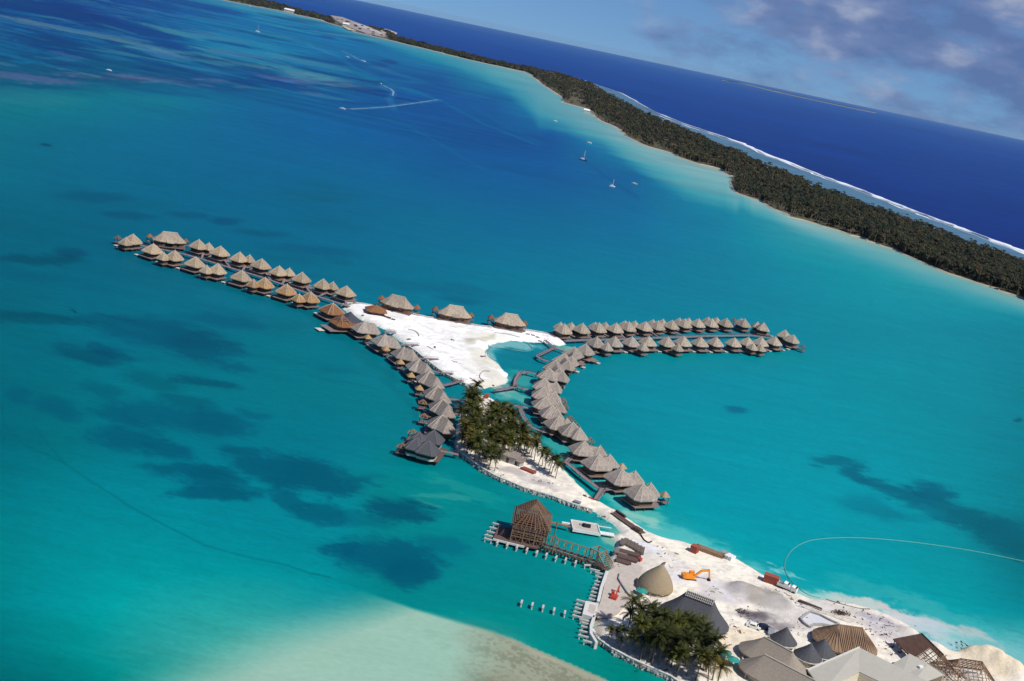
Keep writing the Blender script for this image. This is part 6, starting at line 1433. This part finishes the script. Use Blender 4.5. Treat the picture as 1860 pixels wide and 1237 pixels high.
def boat(u, v, L_, rz, m, label, mast=0, cabin=True, wake=None, name='motor_boat', dark=False, wakew=None):
    p = P(u, v, .8); e_ = empty(name, (p.x, p.y, 0), rz); tag(e_, label, 'boat'); w = L_*.3; h = L_*.11+.3
    hull(L_, w, h, m, e_)
    link('deck', MB().prism([(-.47*L_, -.33*w), (-.47*L_, .33*w), (0, .44*w), (.25*L_, .34*w), (.42*L_, 0), (.25*L_, -.34*w), (0, -.44*w)], h*.95, h*1.03).mesh('deck', PALEW if dark else WHITE), e_)
    if cabin:
        c = link('cabin', MB().prism([(-.22*L_, -.26*w), (.14*L_, -.26*w), (.2*L_, 0), (.14*L_, .26*w), (-.22*L_, .26*w)], h, h*1.0+L_*.09).mesh('cabin', WHITE), e_)
        link('window', MB().box((-.03*L_, 0, h+L_*.055), (.26*L_, .54*w, L_*.03)).mesh('window', BLACK), c)
    if mast:
        link('mast', MB().tube([(.08*L_, 0, h), (.08*L_, 0, mast)], .17, 6).mesh('mast', WHITE), e_)
        link('boom', MB().tube([(.08*L_, 0, h+1.6), (-.36*L_, 0, h+1.5)], .16, 6).mesh('boom', WHITE), e_)
        link('stay', MB().tube([(.08*L_, 0, mast), (.49*L_, 0, h*1.2)], .04, 4).tube([(.08*L_, 0, mast), (-.48*L_, 0, h)], .04, 4).mesh('stay', GREYP), e_)
    if wake:
        c = [P(a, b, 0) for a, b in wake]; ll = []
        for q in c: dx, dy = q.x-p.x, q.y-p.y; ll.append(Vector((dx*math.cos(rz)+dy*math.sin(rz), -dx*math.sin(rz)+dy*math.cos(rz), 0)))
        link('wake', ribbon(ll, wakew, .12, .05, .1).mesh('wake', FOAMW), e_)
boat(1059, 290, 10, .2, NAVY, 'dark-hulled sailing yacht with bare mast moored off the outer islet', 13, dark=True, name='sailing_yacht')
boat(1112, 338, 7, .2, WHITE, 'white sailing yacht with bare mast, nearest the camera of the moored boats', 9, name='sailing_yacht')
boat(1070.5, 259, 8, .0, WHITE, 'white motor yacht moored just above the dark sailing yacht')
boat(1008.5, 219.5, 8, .0, WHITE, 'white cabin boat moored farthest up, off the pale shelf')
boat(1152.5, 333, 7, -.1, PALEW, 'small pale cabin cruiser right of the white yacht')
boat(622, 197, 9, math.pi, WHITE, 'white speedboat heading left and trailing a long thin wake', wake=[(624,197.5),(640,198),(670,196.5),(705,194),(740,189.5),(775,184),(795,181)], wakew=[4, 3, 2, 1.6, 1.6, 2, 2], name='speedboat')
boat(692, 153, 11, math.radians(110), NAVY, 'dark speedboat turning with a short white wake', wake=[(694,154.5),(700,157),(709,161),(715,167),(713,174)], wakew=[4, 4, 3, 3, 2], name='speedboat', dark=True)
boat(660, 111, 12, math.radians(-10), WHITE, 'white boat with a faint wake, lower one of the far pair', wake=[(658,110.5),(648,106),(636,99),(620,93)], wakew=[4, 3, 2, 2], name='speedboat')
boat(631, 103.5, 11, math.radians(-20), WHITE, 'white boat drifting left of the other far boat')
boat(467.5, 57.5, 14, 0, WHITE, 'distant white sailing yacht in the upper left lagoon', 20, name='sailing_yacht')
boat(198, 127, 7, 0, WHITE, 'tiny white boat over the dark reef at upper left')
boat(454, 11, 12, 0, WHITE, 'tiny white boat close to the far end of the outer islet')
# little white-roofed lodges near the far shore
for i, (u, v, l) in enumerate([(522,20,'far white lodge at the lagoon edge, left of a pair'),(528,21.5,'far white lodge at the lagoon edge, right of a pair'),(628,46,'white airstrip building on the lagoon side'),(1066,200.5,'pale lodge at the shore of the outer woods')]):
    p = P(u, v, 5); e_ = empty('lodge', (p.x, p.y, 0)); tag(e_, l, 'lodge'); s = p.length/3500
    link('wall', MB().box((0, 0, 3*s), (16*s, 9*s, 6*s)).mesh('wall', WALLW), e_); link('roof', MB().prism([(-9*s, -5.5*s), (9*s, -5.5*s), (9*s, 5.5*s), (-9*s, 5.5*s)], 6*s, [6.5*s, 6.5*s, 10*s, 10*s]).mesh('roof', WHITE), e_)

# ================================================================== AIR
hz = MB().box((0, 0, 0), (1, 1, 1)); me = hz.mesh('haze', FOAMW)
def haze():
    m = bpy.data.materials.new('air'); m.use_nodes = True; t = m.node_tree; t.nodes.clear()
    o = t.nodes.new('ShaderNodeOutputMaterial'); v = t.nodes.new('ShaderNodeVolumePrincipled'); v.inputs['Color'].default_value = (.62, .76, .95, 1); v.inputs['Density'].default_value = .8e-5; v.inputs['Anisotropy'].default_value = .2
    t.links.new(v.outputs[0], o.inputs['Volume'])
    b = MB().box((0, 0, 79), (84000, 84000, 162)).build('haze', m); tag(b, kind='stuff'); tag(b, 'thin bluish sea air over the lagoon')
haze()
